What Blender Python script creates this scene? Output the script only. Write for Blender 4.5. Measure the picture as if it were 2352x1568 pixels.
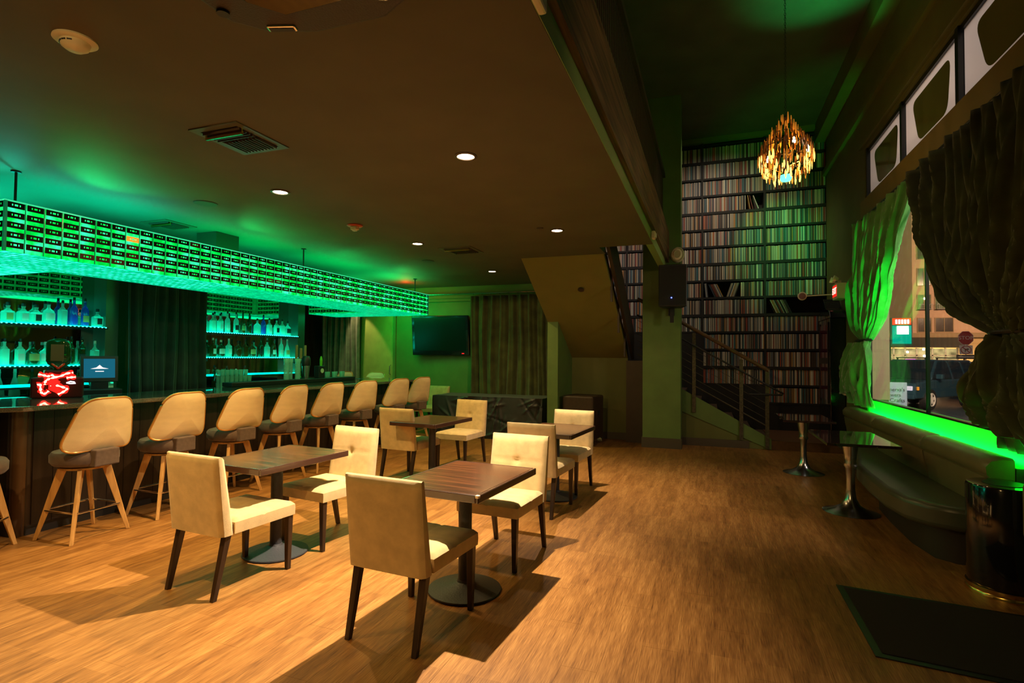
import bpy, bmesh, math, random
from mathutils import Vector, Matrix
random.seed(7)
for o in list(bpy.data.objects): bpy.data.objects.remove(o)
S = bpy.context.scene
COL = S.collection
PI = math.pi
sin, cos = math.sin, math.cos

# ------------------------------------------------------------ camera
EYE = 1.53
YAW, PITCH, ROLL = .3487, .02806, .00897
fw = Vector((-sin(YAW)*cos(PITCH), cos(YAW)*cos(PITCH), sin(PITCH)))
rt = Vector((cos(YAW), sin(YAW), 0)); up = rt.cross(fw)
r2 = rt*cos(ROLL)+up*sin(ROLL); u2 = -rt*sin(ROLL)+up*cos(ROLL)
cam = bpy.data.objects.new('camera', bpy.data.cameras.new('camera')); COL.objects.link(cam)
M = Matrix((r2, u2, -fw)).transposed().to_4x4(); M.translation = (0, 0, EYE)
cam.matrix_world = M
cam.data.sensor_width = 36; cam.data.lens = 1252.8/2352*36; cam.data.clip_start = .02; cam.data.clip_end = 300
S.camera = cam
# ------------------------------------------------------------ world, exposure
w = bpy.data.worlds.new('night'); S.world = w; w.use_nodes = True
bg = w.node_tree.nodes['Background']; bg.inputs[0].default_value = (.10, .10, .14, 1); bg.inputs[1].default_value = .18
S.view_settings.view_transform = 'Standard'; S.view_settings.look = 'None'
S.view_settings.exposure = 0.0; S.view_settings.gamma = 1; S.view_settings.use_curve_mapping = False
# ------------------------------------------------------------ lights of the place, with two added fills
def light(kind, name, loc, energy, color, aim=None, **kw):
    l = bpy.data.lights.new(name, kind); l.energy = energy; l.color = color
    for k, v in kw.items(): setattr(l, k, v)
    o = bpy.data.objects.new(name, l); o.location = loc; COL.objects.link(o)
    if aim is not None:
        o.rotation_euler = (Vector(aim)-Vector(loc)).to_track_quat('-Z', 'Y').to_euler()
    return o
WARM = (1.0, .62, .22)
PALE = (1.0, .78, .55)
CEIL = 3.03
# recessed downlights: two rows over the tables
DOWN = [(-1.72, 3.68), (-3.72, 3.95), (-1.70, 6.20), (-3.67, 6.37), (-3.60, 8.85)]
HID = [(-1.74, 1.25), (-3.75, 1.45), (-1.76, -1.2), (-3.78, -1.0)]
for i, (x, y) in enumerate(DOWN+HID):
    e = (1300, 480, 560, 260, 120, 0, 330, 200, 80)[i]
    sz = (100, 100, 92, 104, 120, 0, 104, 105, 150)[i]
    if e: light('SPOT', 'downlight_beam', (x, y, CEIL-.02), e, PALE if i in (0, 2) else WARM, (-2.3, 3.2, .3) if i == 7 else (-2.25, 3.1, 0) if i == 0 else (x, y, 0), spot_size=math.radians(sz), spot_blend=1, shadow_soft_size=.02)
    if i < 5: light('SPOT', 'downlight_spill', (x, y, CEIL-.03), (14, 16, 26, 16, 22)[i], WARM, (x, y, 0), spot_size=math.radians(168), spot_blend=.2, shadow_soft_size=.03)
light('SPOT', 'high_downlight', (1.25, 5.9, 5.95), 26, (1, .72, .36), (1.25, 6.0, 0), spot_size=math.radians(60), spot_blend=1, shadow_soft_size=.04)
light('SPOT', 'sill_green_spot', (1.72, 6.3, .92), 260, (.0, 1, .09), (1.98, 8.05, 2.5), spot_size=math.radians(46), spot_blend=.7, shadow_soft_size=.03)
light('SPOT', 'doorway_beam', (-7.70, 10.25, CEIL-.05), 60, (1, .86, .38), (-7.42, 10.75, 1.2), spot_size=math.radians(48), spot_blend=.35, shadow_soft_size=.03)
light('SPOT', 'shelf_spot_green', (.9, 8.4, 5.9), 330, (.0, 1, .17), (1.30, 11.8, 3.7), spot_size=math.radians(30), spot_blend=.8, shadow_soft_size=.06)
light('SPOT', 'shelf_spot_white', (.1, 9.75, 5.85), 150, (1, .80, .60), (.15, 11.8, 3.0), spot_size=math.radians(104), spot_blend=1, shadow_soft_size=.06)
light('SPOT', 'stair_gap_fill', (-2.1, 9.2, 5.0), 90, (1, .74, .62), (-1.5, 11.8, 3.0), spot_size=math.radians(50), spot_blend=1, shadow_soft_size=.05)  # unseen lamp added to brighten the records behind the stairs
light('SPOT', 'upper_wash_green', (1.55, 7.9, 4.5), 110, (.0, 1, .22), (1.25, 7.4, 6.05), spot_size=math.radians(66), spot_blend=1, shadow_soft_size=.1)
light('AREA', 'window_strip', (2.045, 6.75, .795), 26, (.0, 1, .05), (2.12, 6.75, .90), shape='RECTANGLE', size=4.3, size_y=.03)
light('AREA', 'street_glow', (6.5, 11, 5.5), 2300, (1, .66, .42), (9.5, 26, 1.2), shape='DISK', size=3)
light('AREA', 'jamb_fill_light', (3.4, 5.6, 2.6), 55, (1, .72, .52), (2.25, 8.9, 1.5), shape='DISK', size=.6)  # unseen lamp added outside to warm the window jamb
light('AREA', 'canopy_end_glow', (-6.1, 9.70, 2.45), 16, (.0, 1, .12), (-5.6, 10.7, 2.0), shape='RECTANGLE', size=1.6, size_y=.35)
light('AREA', 'street_on_panes', (5.5, 6.5, 5.2), 95, (1, .8, .72), (2.1, 6.5, 4.0), shape='DISK', size=2)
TEAL = (.0, .9, .62); GRN = (.0, 1, .20)
for (x, y, c, e, sx, sy) in [(-5.68, 3.6, TEAL, 16, .5, 1.2), (-5.68, 5.4, GRN, 16, .5, 1.4), (-5.68, 7.3, GRN, 16, .5, 1.4), (-5.68, 9.0, GRN, 16, .5, .8),
                     (-6.6, 3.1, TEAL, 12, .8, .5), (-6.9, 9.1, GRN, 10, .8, .4)]:
    light('AREA', 'canopy_uplight', (x, y, 2.62), e*.85, c, (x, y, 3.2), shape='RECTANGLE', size=sx, size_y=sy)
    light('AREA', 'canopy_downlight', (x, y, 2.31), e*.25, c, (x, y, 0), shape='RECTANGLE', size=sx, size_y=sy)
light('SPOT', 'wall_spot', (1.7, 1.2, 3.3), 70, (1, .74, .40), (-.72, 4.6, 3.4), spot_size=math.radians(52), spot_blend=1, shadow_soft_size=.03)
for (x, y, c, e, tx, ty) in [(-5.45, 3.4, GRN, 30, -3.9, 3.2), (-5.45, 5.0, GRN, 30, -3.9, 5.2), (-5.45, 6.6, GRN, 22, -3.9, 7.2), (-5.45, 8.4, GRN, 22, -4.1, 8.4), (-5.6, 3.0, TEAL, 22, -5.0, 1.4)]:
    light('SPOT', 'canopy_spill', (x, y, 2.71), e, c, (tx, ty, 3.03), spot_size=math.radians(95), spot_blend=.7, shadow_soft_size=.02)
light('POINT', 'chandelier_lamp', (.83, 7.0, 3.95), 10, (1, .5, .14), shadow_soft_size=.05)
light('POINT', 'exit_glow', (-5.85, 9.70, 2.90), 6.0, (1, .02, .01), shadow_soft_size=.05)

# ------------------------------------------------------------ mesh builder
class MB:
    def __init__(s): s.v = []; s.f = []; s.m = []; s.cur = 0
    def add(s, vs, fs):
        n = len(s.v); s.v += [tuple(v) for v in vs]; s.f += [tuple(i+n for i in f) for f in fs]; s.m += [s.cur]*len(fs)
    def box(s, x0, x1, y0, y1, z0, z1, mat=None):
        vs = [Vector(p) for p in ((x0,y0,z0),(x1,y0,z0),(x1,y1,z0),(x0,y1,z0),(x0,y0,z1),(x1,y0,z1),(x1,y1,z1),(x0,y1,z1))]
        if mat is not None: vs = [mat @ v for v in vs]
        s.add(vs, [(0,3,2,1),(4,5,6,7),(0,1,5,4),(1,2,6,5),(2,3,7,6),(3,0,4,7)]); return s
    def hexa(s, a, b):   # two quads (lists of 4)
        s.add(list(a)+list(b), [(0,3,2,1),(4,5,6,7),(0,1,5,4),(1,2,6,5),(2,3,7,6),(3,0,4,7)]); return s
    def prism(s, poly, d, fn=lambda a, b, c: (a, b, c), c0=0):   # polygon (a,b) extruded along c
        n = len(poly); vs = [fn(a, b, c0) for a, b in poly]+[fn(a, b, c0+d) for a, b in poly]
        s.add(vs, [tuple(range(n))[::-1], tuple(range(n, 2*n))]+[(i, (i+1) % n, n+(i+1) % n, n+i) for i in range(n)]); return s
    def lathe(s, prof, c=(0,0,0), seg=20, mat=None, sx=1, sy=1):
        vs = []
        for r, z in prof:
            for k in range(seg):
                t = 2*PI*k/seg; v = Vector((c[0]+r*cos(t)*sx, c[1]+r*sin(t)*sy, c[2]+z)); vs.append(mat @ v if mat is not None else v)
        fs = [(i*seg+k, i*seg+(k+1) % seg, (i+1)*seg+(k+1) % seg, (i+1)*seg+k) for i in range(len(prof)-1) for k in range(seg)]
        if prof[0][0] > 1e-6: fs.append(tuple(range(seg))[::-1])
        if prof[-1][0] > 1e-6: fs.append(tuple((len(prof)-1)*seg+k for k in range(seg)))
        s.add(vs, fs); return s
    def tube(s, pts, r, seg=8, closed=False):
        pts = [Vector(p) for p in pts]; n = len(pts); rings = []
        for i, p in enumerate(pts):
            a = pts[(i-1) % n] if (closed or i > 0) else p; b = pts[(i+1) % n] if (closed or i < n-1) else p
            d = (b-a).normalized(); ref = Vector((0,0,1)) if abs(d.z) < .9 else Vector((1,0,0))
            x = d.cross(ref).normalized(); y = d.cross(x)
            rr = r[i] if isinstance(r, (list, tuple)) else r
            rings.append([p+(x*cos(2*PI*k/seg)+y*sin(2*PI*k/seg))*rr for k in range(seg)])
        vs = [v for g in rings for v in g]; m = n if closed else n-1
        fs = [(i*seg+k, i*seg+(k+1) % seg, ((i+1) % n)*seg+(k+1) % seg, ((i+1) % n)*seg+k) for i in range(m) for k in range(seg)]
        if not closed: fs += [tuple(range(seg))[::-1], tuple((n-1)*seg+k for k in range(seg))]
        s.add(vs, fs); return s
    def grid(s, nu, nv, fn, closed_u=False):
        vs = [fn(i/(nu if closed_u else nu-1), j/(nv-1)) for j in range(nv) for i in range(nu)]
        mu = nu if closed_u else nu-1
        s.add(vs, [(j*nu+i, j*nu+(i+1) % nu, (j+1)*nu+(i+1) % nu, (j+1)*nu+i) for j in range(nv-1) for i in range(mu)]); return s
    def mesh(s, name, mats, smooth=False):
        me = bpy.data.meshes.new(name); me.from_pydata(s.v, [], s.f); me.update()
        for m in (mats if isinstance(mats, (list, tuple)) else [mats]): me.materials.append(m)
        if any(s.m): me.polygons.foreach_set('material_index', s.m)
        bm = bmesh.new(); bm.from_mesh(me); bmesh.ops.recalc_face_normals(bm, faces=bm.faces); bm.to_mesh(me); bm.free()
        if smooth:
            me.polygons.foreach_set('use_smooth', [True]*len(me.polygons))
            try: me.set_sharp_from_angle(angle=math.radians(smooth if smooth is not True else 40))
            except Exception: pass
        return me
    def build(s, name, mats, parent=None, smooth=False, bevel=0, bseg=2, **tags):
        return obj(name, s.mesh(name, mats, smooth), parent, bevel=bevel, bseg=bseg, **tags)
def obj(name, me, parent=None, loc=None, rz=None, bevel=0, bseg=2, **tags):
    o = bpy.data.objects.new(name, me); COL.objects.link(o)
    if parent is not None: o.parent = parent
    if loc is not None: o.location = loc
    if rz is not None: o.rotation_euler = (0, 0, rz)
    if bevel:
        b = o.modifiers.new('bevel', 'BEVEL'); b.width = bevel; b.segments = bseg; b.limit_method = 'ANGLE'; b.angle_limit = math.radians(35)
    for k, v in tags.items(): o[k] = v
    return o
def thing(name, label, cat, loc=(0,0,0), rz=0, group=None):
    o = bpy.data.objects.new(name, None); o.empty_display_size = .1; COL.objects.link(o)
    o.location = loc; o.rotation_euler = (0, 0, rz); o['label'] = label; o['category'] = cat
    if group: o['group'] = group
    return o
def dup(root, loc, rz=None, label=None, group=None, scale=None):
    def rec(o, par):
        c = o.copy(); COL.objects.link(c)
        if par is not None: c.parent = par
        for ch in KIDS.get(o.name, []): rec(ch, c)
        return c
    c = rec(root, None); c.location = loc
    if rz is not None: c.rotation_euler = (0, 0, rz)
    if scale: c.scale = scale
    if label: c['label'] = label
    if group: c['group'] = group
    return c
KIDS = {}
def textmesh(cv):
    tmp = bpy.data.objects.new('tmp', cv); COL.objects.link(tmp); bpy.context.view_layer.update()
    me = bpy.data.meshes.new_from_object(tmp.evaluated_get(bpy.context.evaluated_depsgraph_get())); me.name = 'lettering'
    for m_ in cv.materials:
        if not me.materials: me.materials.append(m_)
    bpy.data.objects.remove(tmp); o = bpy.data.objects.new('lettering', me); COL.objects.link(o); return o
def index_kids(root):
    for ch in root.children:
        KIDS.setdefault(root.name, []).append(ch); index_kids(ch)
def struct(name, mb, mat, parent=None, **k):
    if parent is None: k['kind'] = 'structure'
    return mb.build(name, mat, parent, **k)

# ------------------------------------------------------------ materials
def mat(name, color=(.5,.5,.5), rough=.5, metal=0, noise=0, nscale=20, bump=0, bscale=60, emit=None, estr=0, trans=0, sheen=0, spec=.5, coat=0, stretch=(1,1,1), alpha=1, subs=0):
    m = bpy.data.materials.new(name); m.use_nodes = True; nt = m.node_tree; p = nt.nodes['Principled BSDF']
    I = p.inputs
    I['Base Color'].default_value = (*color, 1); I['Roughness'].default_value = rough; I['Metallic'].default_value = metal
    I['Specular IOR Level'].default_value = spec; I['Coat Weight'].default_value = coat
    I['Transmission Weight'].default_value = trans; I['Sheen Weight'].default_value = sheen
    if emit: I['Emission Color'].default_value = (*emit, 1); I['Emission Strength'].default_value = estr
    tc = nt.nodes.new('ShaderNodeTexCoord'); mp = nt.nodes.new('ShaderNodeMapping'); mp.inputs['Scale'].default_value = stretch
    nt.links.new(tc.outputs['Object'], mp.inputs[0])
    if noise:
        n = nt.nodes.new('ShaderNodeTexNoise'); n.inputs['Scale'].default_value = nscale; n.inputs['Detail'].default_value = 5
        nt.links.new(mp.outputs[0], n.inputs['Vector'])
        mx = nt.nodes.new('ShaderNodeMix'); mx.data_type = 'RGBA'; mx.blend_type = 'MULTIPLY'; mx.inputs[0].default_value = 1
        mr = nt.nodes.new('ShaderNodeMapRange'); mr.inputs[1].default_value = .3; mr.inputs[2].default_value = .7
        mr.inputs[3].default_value = 1-noise; mr.inputs[4].default_value = 1+noise*.6
        nt.links.new(n.outputs['Fac'], mr.inputs[0]); mx.inputs[6].default_value = (*color, 1)
        nt.links.new(mr.outputs[0], mx.inputs[7]); nt.links.new(mx.outputs[2], I['Base Color'])
    if bump:
        n2 = nt.nodes.new('ShaderNodeTexNoise'); n2.inputs['Scale'].default_value = bscale; n2.inputs['Detail'].default_value = 4
        nt.links.new(mp.outputs[0], n2.inputs['Vector'])
        b = nt.nodes.new('ShaderNodeBump'); b.inputs['Strength'].default_value = bump; b.inputs['Distance'].default_value = .01
        nt.links.new(n2.outputs['Fac'], b.inputs['Height']); nt.links.new(b.outputs[0], I['Normal'])
    return m
def emis(name, color, strength, vary=0, vscale=8, color2=None):
    m = bpy.data.materials.new(name); m.use_nodes = True; nt = m.node_tree; nt.nodes.clear()
    e = nt.nodes.new('ShaderNodeEmission'); out = nt.nodes.new('ShaderNodeOutputMaterial')
    e.inputs[0].default_value = (*color, 1); e.inputs[1].default_value = strength; nt.links.new(e.outputs[0], out.inputs[0])
    if vary:
        tc = nt.nodes.new('ShaderNodeTexCoord'); n = nt.nodes.new('ShaderNodeTexNoise'); n.inputs['Scale'].default_value = vscale; n.inputs['Detail'].default_value = 3
        nt.links.new(tc.outputs['Object'], n.inputs['Vector'])
        mr = nt.nodes.new('ShaderNodeMapRange'); mr.inputs[1].default_value = .35; mr.inputs[2].default_value = .7
        mr.inputs[3].default_value = strength*(1-vary); mr.inputs[4].default_value = strength*(1+vary*1.5)
        nt.links.new(n.outputs['Fac'], mr.inputs[0]); nt.links.new(mr.outputs[0], e.inputs[1])
        if color2:
            mx = nt.nodes.new('ShaderNodeMix'); mx.data_type = 'RGBA'; mx.inputs[6].default_value = (*color, 1); mx.inputs[7].default_value = (*color2, 1)
            m2 = nt.nodes.new('ShaderNodeMapRange'); m2.inputs[1].default_value = .45; m2.inputs[2].default_value = .65
            nt.links.new(n.outputs['Fac'], m2.inputs[0]); nt.links.new(m2.outputs[0], mx.inputs[0]); nt.links.new(mx.outputs[2], e.inputs[0])
    return m
def glassy(name, color, gloss=.12, transl=.0, tcol=None, fk=.8):   # thin glass: see-through, mirror and frosted shares
    m = bpy.data.materials.new(name); m.use_nodes = True; nt = m.node_tree; nt.nodes.clear(); N = nt.nodes.new; L = nt.links.new
    out = N('ShaderNodeOutputMaterial'); t = N('ShaderNodeBsdfTransparent'); t.inputs[0].default_value = (*color, 1)
    g = N('ShaderNodeBsdfGlossy'); g.inputs['Roughness'].default_value = .03; g.inputs[0].default_value = (.9, .9, .9, 1)
    fr = N('ShaderNodeLayerWeight'); fr.inputs[0].default_value = .25
    ma = N('ShaderNodeMath'); ma.operation = 'MULTIPLY_ADD'; ma.inputs[1].default_value = fk; ma.inputs[2].default_value = gloss
    L(fr.outputs['Fresnel'], ma.inputs[0]); ma.use_clamp = True
    mx = N('ShaderNodeMixShader'); L(ma.outputs[0], mx.inputs[0]); 
    if transl:
        tl = N('ShaderNodeBsdfTranslucent'); tl.inputs[0].default_value = (*(tcol or color), 1)
        df = N('ShaderNodeBsdfDiffuse'); df.inputs[0].default_value = (*(tcol or color), 1)
        a = N('ShaderNodeMixShader'); a.inputs[0].default_value = .5; L(tl.outputs[0], a.inputs[1]); L(df.outputs[0], a.inputs[2])
        b = N('ShaderNodeMixShader'); b.inputs[0].default_value = transl; L(t.outputs[0], b.inputs[1]); L(a.outputs[0], b.inputs[2]); L(b.outputs[0], mx.inputs[1])
    else: L(t.outputs[0], mx.inputs[1])
    L(g.outputs[0], mx.inputs[2]); L(mx.outputs[0], out.inputs[0]); return m

def mat_floor():
    m = bpy.data.materials.new('strand_floor'); m.use_nodes = True; nt = m.node_tree; p = nt.nodes['Principled BSDF']; N = nt.nodes.new; L = nt.links.new
    g = N('ShaderNodeNewGeometry')
    def noise(scale, sc, det=4):
        mp = N('ShaderNodeMapping'); mp.inputs['Scale'].default_value = sc; L(g.outputs['Position'], mp.inputs[0])
        n = N('ShaderNodeTexNoise'); n.inputs['Scale'].default_value = scale; n.inputs['Detail'].default_value = det; L(mp.outputs[0], n.inputs['Vector']); return n
    a = noise(1, (240, 9, 1), 5); b = noise(1, (26, 2.6, 1), 3)
    r = N('ShaderNodeValToRGB'); e = r.color_ramp.elements
    e[0].position = .29; e[0].color = (.10, .038, .008, 1); e[1].position = .72; e[1].color = (.46, .235, .065, 1)
    x = e.new(.5); x.color = (.26, .115, .027, 1)
    mixf = N('ShaderNodeMath'); mixf.operation = 'MULTIPLY_ADD'; mixf.inputs[1].default_value = .6
    h = N('ShaderNodeMath'); h.operation = 'MULTIPLY'; h.inputs[1].default_value = .4; L(b.outputs['Fac'], h.inputs[0])
    L(a.outputs['Fac'], mixf.inputs[0]); L(h.outputs[0], mixf.inputs[2])
    # strand-block tint, 6 cm strips
    sx = N('ShaderNodeVectorMath'); sx.operation = 'MULTIPLY'; sx.inputs[1].default_value = (1/.09, 1/.61, 0); L(g.outputs['Position'], sx.inputs[0])
    fl = N('ShaderNodeVectorMath'); fl.operation = 'FLOOR'; L(sx.outputs[0], fl.inputs[0])
    wn = N('ShaderNodeTexWhiteNoise'); wn.noise_dimensions = '2D'; L(fl.outputs[0], wn.inputs['Vector'])
    k = N('ShaderNodeMath'); k.operation = 'MULTIPLY_ADD'; k.inputs[1].default_value = .10; k.inputs[2].default_value = -.05; L(wn.outputs['Value'], k.inputs[0])
    ad = N('ShaderNodeMath'); ad.operation = 'ADD'; L(mixf.outputs[0], ad.inputs[0]); L(k.outputs[0], ad.inputs[1]); L(ad.outputs[0], r.inputs[0])
    L(r.outputs[0], p.inputs['Base Color']); p.inputs['Roughness'].default_value = .42; p.inputs['Specular IOR Level'].default_value = .35
    bp = N('ShaderNodeBump'); bp.inputs['Strength'].default_value = .12; bp.inputs['Distance'].default_value = .004; L(a.outputs['Fac'], bp.inputs['Height']); L(bp.outputs[0], p.inputs['Normal'])
    return m
def mat_wood(name, c1, c2, sc=(2, 40, 40), rough=.4, coat=0):
    m = bpy.data.materials.new(name); m.use_nodes = True; nt = m.node_tree; p = nt.nodes['Principled BSDF']; N = nt.nodes.new; L = nt.links.new
    tc = N('ShaderNodeTexCoord'); mp = N('ShaderNodeMapping'); mp.inputs['Scale'].default_value = sc; L(tc.outputs['Object'], mp.inputs[0])
    n = N('ShaderNodeTexNoise'); n.inputs['Scale'].default_value = 1; n.inputs['Detail'].default_value = 6; L(mp.outputs[0], n.inputs['Vector'])
    r = N('ShaderNodeValToRGB'); e = r.color_ramp.elements; e[0].position = .35; e[0].color = (*c1, 1); e[1].position = .68; e[1].color = (*c2, 1)
    L(n.outputs['Fac'], r.inputs[0]); L(r.outputs[0], p.inputs['Base Color']); p.inputs['Roughness'].default_value = rough; p.inputs['Coat Weight'].default_value = coat
    p.inputs['Coat Roughness'].default_value = .12
    return m
def mat_records():
    m = bpy.data.materials.new('record_sleeves'); m.use_nodes = True; nt = m.node_tree; p = nt.nodes['Principled BSDF']; N = nt.nodes.new; L = nt.links.new
    g = N('ShaderNodeNewGeometry'); at = N('ShaderNodeAttribute'); at.attribute_name = 'tint'
    r = N('ShaderNodeValToRGB'); r.color_ramp.interpolation = 'CONSTANT'; e = r.color_ramp.elements
    pal = [(.03,.03,.035),(.55,.46,.36),(.10,.06,.04),(.75,.62,.46),(.03,.07,.12),(.55,.10,.05),(.30,.22,.14),(.95,.88,.75),(.04,.20,.24),(.65,.32,.08),(.015,.015,.015),(.40,.36,.28),(.30,.05,.03),(.62,.52,.40),(.06,.04,.03),(.20,.24,.30)]
    pal = [tuple(.62*c_ for c_ in p_) for p_ in pal]; e[0].color = (*pal[0], 1); e[1].position = 1/16; e[1].color = (*pal[1], 1)
    for i in range(2, 16): x = e.new(i/16); x.color = (*pal[i], 1)
    L(at.outputs['Fac'], r.inputs[0]); L(r.outputs[0], p.inputs['Base Color']); p.inputs['Roughness'].default_value = .55
    return m

FLOOR = mat_floor()
OLIVE = mat('olive_paint', (.135, .150, .035), .6, noise=.10, nscale=3)
OLIVE_L = mat('olive_paint_soffit', (.20, .17, .042), .6, noise=.08, nscale=3)
GREENW = mat('green_paint', (.12, .20, .05), .55, noise=.12, nscale=4)
CEILM = mat('brown_ceiling_paint', (.108, .092, .055), .75, noise=.12, nscale=2)
CEILU = mat('upper_ceiling_paint', (.10, .085, .055), .75, noise=.2, nscale=2)
DARKP = mat('dark_brown_paint', (.045, .028, .018), .5, noise=.15, nscale=6)
BASEB = mat('grey_brown_baseboard', (.075, .058, .040), .5)
BEAMW = mat_wood('beam_wood', (.07, .032, .012), (.24, .115, .04), (40, 1.5, 40), .6)
RAILW = mat_wood('balustrade_wood', (.035, .018, .010), (.08, .045, .02), (30, 2, 30), .6)
SHELFD = mat('shelf_dark_wood', (.007, .005, .004), .7, noise=.2, nscale=10)
FABRIC = mat('beige_linen', (.58, .42, .185), .9, noise=.16, nscale=14, bump=.35, bscale=420, sheen=.25)
LEGM = mat_wood('espresso_leg', (.016, .009, .006), (.04, .022, .013), (30, 30, 3), .35)
TABLEW = mat_wood('walnut_top', (.030, .010, .005), (.105, .034, .012), (3, 60, 10), .25, .2)
TABEDGE = mat('walnut_edge', (.05, .022, .014), .25, coat=.5)
IRON = mat('black_cast_iron', (.035, .037, .042), .55, bump=.3, bscale=90)
VINYL = mat('cream_vinyl', (.80, .66, .40), .55, noise=.06, nscale=8, bump=.25, bscale=240, stretch=(1, 1, 3))
PIPING = mat('gold_piping', (.62, .33, .08), .3, metal=.5)
SEATF = mat('brown_seat_fabric', (.105, .070, .052), .85, noise=.2, nscale=30, sheen=.2)
OAK = mat_wood('oak_leg', (.42, .22, .06), (.62, .36, .12), (30, 30, 3), .45)
CHROME = mat('chrome', (.75, .75, .76), .12, metal=1)
STEEL = mat('brushed_steel', (.55, .55, .56), .22, metal=1)
BARP = mat_wood('bar_panel_wood', (.011, .007, .006), (.028, .018, .014), (30, 30, 1.5), .45)
GRANITE = mat('speckled_granite', (.14, .13, .10), .10, noise=.75, nscale=160, coat=1)
BLACK = mat('black_plastic', (.015, .015, .016), .4)
BLACKG = mat('black_gloss', (.008, .008, .012), .12, coat=.6)
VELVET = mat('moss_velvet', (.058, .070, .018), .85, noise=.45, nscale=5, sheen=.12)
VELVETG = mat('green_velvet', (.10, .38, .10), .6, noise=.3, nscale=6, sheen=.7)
DRAPE_D = mat('dark_drape', (.030, .038, .030), .85, noise=.3, nscale=6, sheen=.3)
SHINY_D = mat('grey_velvet', (.17, .17, .12), .5, noise=.3, nscale=9, sheen=.3)
CLOTHB = mat('black_cloth', (.022, .021, .022), .55, sheen=.15, noise=.3, nscale=12)
LEATHER = mat('olive_leather', (.16, .155, .075), .38, noise=.12, nscale=5)
LEATHERD = mat('seat_leather', (.075, .085, .058), .34, noise=.12, nscale=5)
GOLD = mat('brass', (.75, .52, .14), .2, metal=1)
CREAM = mat('cream_plastic', (.70, .62, .42), .4)
WHITEP = mat('white_plastic', (.75, .74, .70), .4)
SCREEN = mat('tv_screen', (.004, .012, .010), .22, spec=.25)
CASS = mat('cassette_black', (.004, .010, .006), .5, spec=.2)
CASS_R = mat('cassette_amber', (.30, .06, .01), .4, emit=(1, .30, .02), estr=1.2)
POSTG = mat('canopy_clear_edge', (.02, .12, .06), .2, emit=(.0, .35, .12), estr=.35)
MIRROR = mat('bar_mirror', (.50, .56, .52), .03, metal=1)
RECM = mat_records()
DIFF_Y = emis('canopy_face_light', (.0, 1.0, .08), 1.25, .45, 9, (.03, 1, .34))
DIFF_C = emis('canopy_under_cyan', (.0, .95, .42), 1.5, .45, 14, (.05, 1, .75))
DIFF_G = emis('canopy_under_green', (.0, .85, .17), 1.1, .5, 14, (.0, 1, .40))
LAMP = emis('lamp_glow', (1, .80, .52), 28)
LEDT = emis('shelf_led', (.05, 1, .72), 6.0)
REDL = emis('red_neon', (1, .012, .008), 2.2)
REDW = emis('hot_neon', (1, .50, .30), 3.2)
WHL = emis('white_neon', (.95, .9, 1), 3)
# ------------------------------------------------------------ structure
X0, X1, YB, YF, UP = -9.7, 2.09, -3.2, 11.8, 6.05
b = MB(); b.box(X0-.2, X1+.25, YB-.2, 12.1, -.2, -.012); fl = struct('floor', b, DARKP)
PW, PL = .18, 1.22
planks = []
nx = int((X1-X0)/PW)+1; 
for i in range(nx):
    off = ((i*37) % 11)/11*PL
    j = 0; y = YB-off
    while y < 11.8:
        xa = X0+i*PW; xb = min(xa+PW, X1+.1); ya = max(y, YB); yb = min(y+PL, 11.8)
        if yb-ya > .05: planks.append((xa, xb, ya, yb))
        y += PL
def inview(p):
    x, y = (p[0]+p[1])/2, (p[2]+p[3])/2
    az = math.atan2(x, y) if y > .2 else 9
    return y > 1.3 and -1.12 < az < .42 and not (x < -5.3) and math.hypot(x, y) < 13
planks.sort(key=lambda p: (0 if inview(p) else 1, math.hypot((p[0]+p[1])/2, (p[2]+p[3])/2)))
pm = {}
rest = MB()
for n, (xa, xb, ya, yb) in enumerate(planks):
    g = .0005; h = .0004*((n*7) % 5)/4
    if n < 300:
        key = (round(xb-xa, 3), round(yb-ya, 3))
        if key not in pm:
            q = MB(); q.box(g, key[0]-g, g, key[1]-g, -.011, 0); pm[key] = q.mesh('plank', FLOOR)
        obj('plank', pm[key], fl, loc=(xa, ya, -h*.3))
    else: rest.box(xa+g, xb-g, ya+g, yb-g, -.011, -h*.3)
rest.build('plank_field', FLOOR, fl, kind='stuff')
# walls
b = MB(); b.box(X0-.2, X0, YB, 12.1, 0, UP); struct('wall_left', b, DARKP)
b = MB(); b.box(X0-.2, X1+.25, YB-.2, YB, 0, UP); struct('wall_rear', b, OLIVE)
b = MB(); b.box(X0, -3.0, 10.75, 11.0, 0, CEIL); wb = struct('wall_back', b, GREENW)
b = MB(); b.box(-4.0, X1+.25, 12.13, 12.3, 0, UP); struct('wall_shelf_side', b, DARKP)
b = MB(); b.box(-4.0, X1, 11.8, 12.13, 5.98, UP); b.box(-4.0, X1, 11.72, 12.13, 5.96, 6.05); struct('trim_1', b, OLIVE)
# ceilings
b = MB(); b.box(X0, -.71, YB, 7.35, CEIL, CEIL+.12); b.box(X0, -2.71, 7.35, 11.0, CEIL, CEIL+.12); b.box(-2.71, -1.42, 7.35, 7.83, CEIL, CEIL+.12); struct('ceiling', b, CEILM)
b = MB(); b.box(X0, X1+.25, YB, 12.3, UP, UP+.12); struct('ceiling_upper', b, CEILU)
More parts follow.
